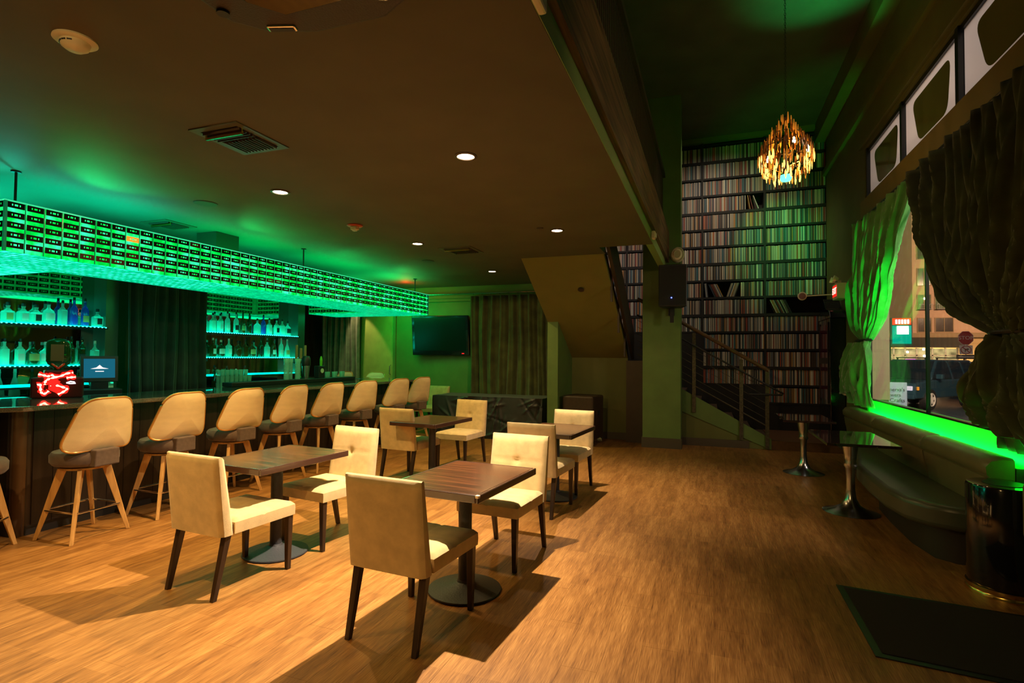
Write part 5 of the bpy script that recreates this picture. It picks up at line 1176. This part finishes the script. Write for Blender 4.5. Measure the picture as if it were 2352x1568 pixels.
for row_, (za, zb, lit) in enumerate([(4.05+.12, 5.40, 0), (6.22, 7.55, 1), (8.45, 10.0, 0), (10.9, 12.9, 0), (13.6, 15.4, 0)]):
    for (xa, xb) in ((18.0, 19.0), (19.35, 20.65), (23.0, 25.2), (26.6, 28.8)):
        if row_ == 0 and xa > 22: xa, xb = xa+.0, xb
        q = MB()
        for (a, c_, e, f) in ((xa-.06, xa, za, zb), (xb, xb+.06, za, zb), (xa-.06, xb+.06, za-.06, za), (xa-.06, xb+.06, zb, zb+.06), ((xa+xb)/2-.03, (xa+xb)/2+.03, za, zb)): q.box(a, c_, BY-.06, BY+.02, e, f)
        wn_ = q.build('window', TRIMB, t)
        q = MB(); q.box(xa, xb, BY-.02, BY-.01, za, zb); q.build('pane', LP if lit and xa < 22 else DKW, wn_)
        if lit and xa < 22:

            q = MB(); q.box(xa, xb, BY-.5, BY-.45, za+.42, za+.46); q.box(xa, xb, BY-.5, BY, za-.02, za+.02)
            n = 9
            for k in range(n+1): q.box(xa+(xb-xa)*k/n-.01, xa+(xb-xa)*k/n+.01, BY-.49, BY-.46, za, za+.44)
            q.build('balcony_rail', BLACK, t)
# awning and shop
q = MB(); q.prism([(BY-1.6, 2.72), (BY, 2.72), (BY, 3.62), (BY-.2, 3.62)], 6.9, lambda a, c_, d: (14.4+d, a, c_)); q.build('awning', mat('awning_cloth', (.06, .055, .045), .8), t)
SH1 = emis('shop_light', (1, .74, .30), .75, .6, 1.2)
q = MB(); q.box(15.2, 21.0, BY+.08, BY+.14, .1, 2.62); q.build('shop_glass', SH1, t)
for x in (15.2, 16.1, 17.0, 17.9, 19.1, 20.1, 21.0):
    q = MB(); q.box(x-.06, x+.06, BY+.02, BY+.14, GZ, 2.7); q.build('shop_post', DARKP, t)
q = MB(); q.box(15.2, 21.0, BY+.02, BY+.10, 1.95, 2.05); q.build('transom_bar', DARKP, t)
for (x, z) in ((18.35, 2.55), (18.4, 1.95), (17.1, 2.3), (18.5, 7.2), (20.0, 7.2)):
    q = MB(); q.lathe([(0, -.11), (.08, -.08), (.11, 0), (.08, .08), (0, .11)], (x, BY-.25, z), 10); q.build('wall_lamp', WLG, t, smooth=True)
q = MB(); q.box(17.0, 17.8, BY-.02, BY+.02, 1.35, 1.65); q.build('shop_neon', emis('magenta_neon', (1, .1, .9), 2.0), t)
light('AREA', 'awning_light', (18, BY-1.0, 2.6), 900, (1, .75, .4), (18, BY-.2, 0), shape='RECTANGLE', size=6, size_y=.4)
light('AREA', 'street_lamp_far', (24, 42, 9), 5600, (1, .60, .34), (20, 60, 5), shape='DISK', size=2)
# blade sign with red letters over white and green
t = thing('lit_shop_sign', 'glowing red and white shop sign blurred in the street', 'sign', (9.55, 34, 3.15))
q = MB(); q.box(-.58, .38, -.05, .05, -.85, .62); q.build('sign_box', mat('sign_box_teal', (.02, .25, .18), .4), t)
q = MB(); q.box(-.50, .34, -.07, -.05, .25, .60); q.build('red_band', emis('sign_red', (1, .06, .01), 1.6), t)
q = MB()
for k in range(5): q.box(-.36+.13*k, -.28+.13*k, -.09, -.07, .30, .52)
q.box(-.30, .22, -.09, -.07, -.25, .18); q.build('white_glow', emis('sign_white', (1, 1, .95), 4), t)
q = MB(); q.box(-.5, .34, -.075, -.05, -.75, .20); q.build('green_band', emis('sign_green', (.0, .9, .55), .7), t)
q = MB(); q.tube([(-.6, 0, -.8), (-.6, 0, -3.25)], .05, 8); q.build('pole', BLACK, t)
# street signs
SX, SYY = 14.4, 40.0
t = thing('stop_sign_post', 'red octagonal stop sign above turn ban and one way signs', 'street sign', (SX, SYY, GZ), 0)
def text(body, size, loc, m, par, name='lettering', rot=(PI/2, 0, 0), ext_=.004):
    cv = bpy.data.curves.new(name, 'FONT'); cv.body = body; cv.size = size; cv.align_x = 'CENTER'; cv.align_y = 'CENTER'; cv.extrude = ext_; cv.materials.append(m)
    o = textmesh(cv); o.parent = par; o.location = loc; o.rotation_euler = rot; return o
SIGNR = mat('sign_red_paint', (.35, .02, .03), .4); SIGNW = mat('sign_white_paint', (.62, .60, .62), .4)
octg = [(.38*cos(PI/8+k*PI/4), .42*sin(PI/8+k*PI/4)) for k in range(8)]
ZS = 3.02
q = MB(); q.prism([(a*1.06, c_*1.06) for a, c_ in octg], .01, lambda a, c_, d: (a, .0+d, ZS+c_)); q.build('octagon_border', SIGNW, t)
q = MB(); q.prism(octg, .012, lambda a, c_, d: (a, -.012+d, ZS+c_)); q.build('octagon', SIGNR, t)
text('STOP', .30, (0, -.02, ZS), SIGNW, t)
q = MB(); q.box(-.33, .33, -.01, .0, ZS-.98, ZS-.44); q.build('turn_plate', SIGNW, t)
q = MB(); q.tube([(.25*cos(k*PI/12), -.02, ZS-.71+.23*sin(k*PI/12)) for k in range(24)], .022, 6, closed=True); q.tube([(-.18, -.02, ZS-.55), (.18, -.02, ZS-.87)], .022, 6); q.build('ban_ring', SIGNR, t)
q = MB(); q.box(-.06, -.02, -.018, -.01, ZS-.84, ZS-.66); q.box(-.06, .08, -.018, -.01, ZS-.69, ZS-.65); q.prism([(.06, ZS-.73), (.16, ZS-.67), (.06, ZS-.61)], .008, lambda a, c_, d: (a, -.018+d, c_)); q.build('turn_arrow', BLACK, t)
q = MB(); q.box(-.48, .48, -.01, .0, ZS-1.26, ZS-1.0); q.build('one_way_plate', BLACK, t)
q = MB(); q.prism([(-.44, ZS-1.13), (-.22, ZS-1.03), (-.22, ZS-1.08), (.42, ZS-1.08), (.42, ZS-1.18), (-.22, ZS-1.18), (-.22, ZS-1.23)][::-1], .006, lambda a, c_, d: (a, -.017+d, c_)); q.build('white_arrow', SIGNW, t)
text('ONE WAY', .095, (.09, -.02, ZS-1.13), BLACK, t)
q = MB(); q.tube([(0, .03, 0), (0, .03, ZS+.4)], .03, 8); q.build('pole', STEEL, t)
# sign board on the pavement, its left part hidden by the window jamb
t = thing('pavement_sign_board', 'pale shop board standing outside, left part hidden by the window jamb', 'sign board', (0, 0, 0))
q = MB(); q.box(2.70, 3.42, 12.0, 12.02, .42, 1.12); q.build('board', mat('board_paint', (.50, .62, .70), .6), t)
q = MB(); q.box(2.72, 2.76, 12.02, 12.06, GZ, 1.0); q.box(3.36, 3.40, 12.02, 12.06, GZ, 1.0); q.build('stand', STEEL, t)
INK = mat('board_ink', (.06, .06, .07), .6)
for body, sz, z, xr_ in (("Minerva's", .088, .985, 3.385), ("Flowers", .085, .885, 3.32), ("& Crafts", .098, .785, 3.385)):
    o_ = text(body, sz, (0, 0, 0), INK, t, ext_=.001); wx = max(v_.co.x for v_ in o_.data.vertices); o_.location = (xr_-wx, 11.994, z)
q = MB(); q.box(2.85, 3.32, 11.995, 12.0, .60, .66); q.build('dark_band', mat('board_band', (.03, .14, .12), .5), t)
light('AREA', 'shop_front_lamp', (3.6, 9.6, 2.6), 40, (.8, .9, 1), (3.1, 12, .8), shape='DISK', size=.3)
tree = thing('street_tree', 'dark tree with yellow lamplit leaves right of the street signs', 'tree', (21.0, 50, GZ))
q = MB(); q.tube([(0, 0, 0), (.1, 0, 2.5), (.2, 0, 4)], [.15, .12, .06], 8); q.build('trunk', DARKP, tree)
rl = random.Random(4); q = MB()
for k in range(900):
    a, r_ = rl.uniform(0, 2*PI), rl.random()**.5*1.7; z = 4.6+rl.gauss(0, .75); p = Vector((r_*cos(a), r_*sin(a), z)); d = Vector((rl.gauss(0, 1), rl.gauss(0, 1), rl.gauss(0, 1))).normalized()*.09; e = d.orthogonal().normalized()*.05
    q.add([p-d, p+e, p+d, p-e], [(0, 1, 2, 3)])
q.build('foliage', mat('lamplit_leaves', (.30, .18, .02), .7), tree, kind='stuff')
